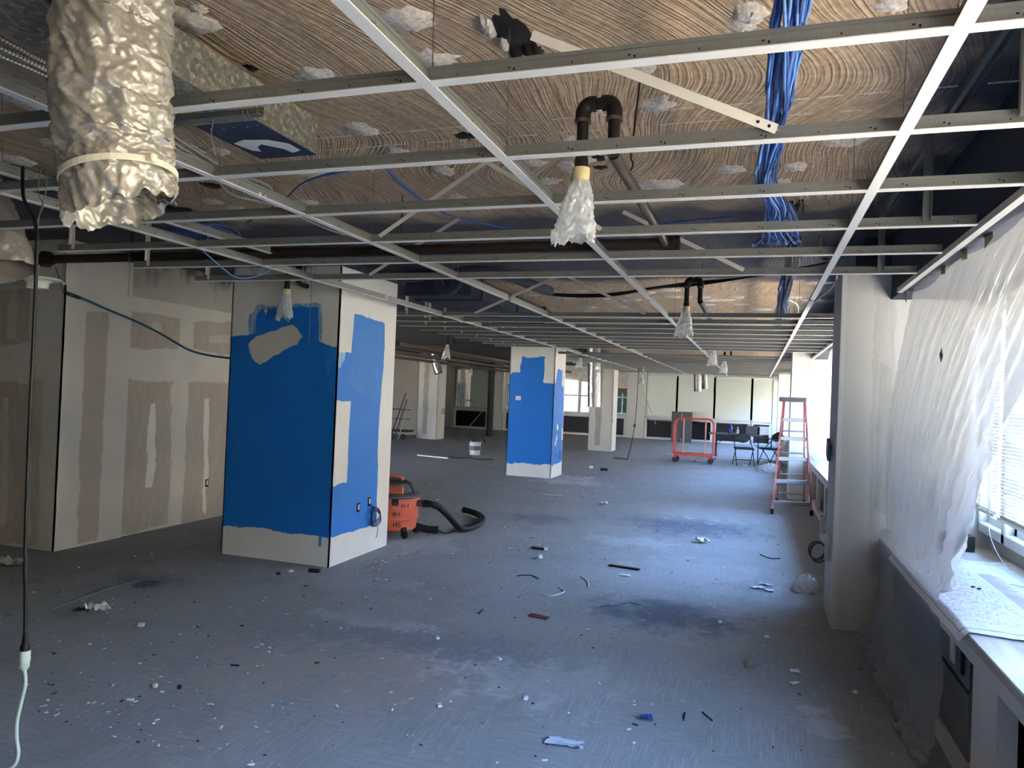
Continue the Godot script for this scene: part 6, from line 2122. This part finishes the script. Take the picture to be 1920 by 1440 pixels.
	# bits of wire
	var wires := [[[-1.44, 0.004, -6.48, -1.33, 0.006, -6.3, -1.29, 0.004, -6.12], 0.004, "pale curved wire on the floor left of the long dark strip", M.paper], [[-1.60, 0.004, -5.75, -1.5, 0.005, -5.72, -1.44, 0.004, -5.9, -1.53, 0.004, -6.02], 0.004, "pale hooked wire on the floor above the rust-red strip", M.paper], [[-1.08, 0.004, -5.62, -0.97, 0.006, -5.66, -0.9, 0.004, -5.82, -0.8, 0.004, -5.8], 0.003, "thin pale wire lying in the blue stain", M.cable_teal], [[-4.54, 0.004, -3.83, -4.60, 0.012, -4.33, -4.61, 0.008, -4.6, -4.64, 0.004, -4.90], 0.004, "long thin wire on the floor at the left", M.galv_dull], [[-1.95, 0.004, -6.2, -1.85, 0.004, -6.28, -1.75, 0.004, -6.2], 0.005, "short dark wire left of the pale curved wire", M.scrap_dark], [[0.1, 0.004, -8.3, 0.2, 0.004, -8.15, 0.3, 0.004, -8.2], 0.006, "dark wire curl before the stepladder", M.scrap_dark]]
	for e in wires:
		mb = MB.new()
		mb.tube(curve(vp(e[0])), e[1], 6)
		single("wire_scrap", mb, e[3], e[2], "wire", "wire scraps on the carpet")
	mb = MB.new()
	for k in 14:
		var a := k * 1.7
		mb.tube(curve(vp([-4.44, 0.004, -4.55, -4.44 + 0.08 * cos(a), 0.02, -4.55 + 0.08 * sin(a), -4.44 + 0.11 * cos(a + 0.6), 0.006, -4.55 + 0.11 * sin(a + 0.6)])), 0.002, 4)
	single("wire_tangle", mb, M.cable_deep, "tangle of fine dark blue wire on the floor at the left", "wire")
	# crumbs too many to count
	var mm := MultiMesh.new()
	mm.transform_format = MultiMesh.TRANSFORM_3D
	mm.use_colors = true
	var cb := MB.new()
	cb.bbox(Vector3(0, 0.5, 0), Vector3.ONE, 0.25)
	mm.mesh = cb.mesh()
	mm.instance_count = 5200
	var r := RandomNumberGenerator.new()
	r.seed = 77
	for k in 5200:
		var z := -2.6 - 22.0 * pow(r.randf(), 1.6)
		var x := r.randf_range(-5.8, 0.82)
		if r.randf() < 0.3:
			x = -3.2 + r.randfn(0.0, 0.9)
		x = clampf(x, -5.9, 0.8)
		if x < -3.5 and x > -4.75 and ((z < -5.6 and z > -6.9) or (z < -13.5 and z > -14.6)):
			x = -3.2
		if x > 0.5 and z < -5.75:
			x = 0.3
		var s := 0.003 + 0.012 * pow(r.randf(), 3.5)
		var bs := Basis(Vector3.UP, r.randf() * TAU).scaled_local(Vector3(s * r.randf_range(0.6, 2.6), s * 0.5, s))
		mm.set_instance_transform(k, Transform3D(bs, Vector3(x, 0.0, z)))
		var g := r.randf_range(0.35, 0.72) if r.randf() < 0.72 else r.randf_range(0.02, 0.08)
		mm.set_instance_color(k, Color(g, g, g * 1.02))
	var mi := MultiMeshInstance3D.new()
	mi.name = "plaster_crumbs"
	mi.multimesh = mm
	var cm := mat("crumb", Color.WHITE, 0.95)
	cm.vertex_color_use_as_albedo = true
	mi.material_override = cm
	add_child(mi)
	tag(mi, "white plaster crumbs and dust scattered over the grey carpet", "debris")
	mi.set_meta("kind", "stuff")
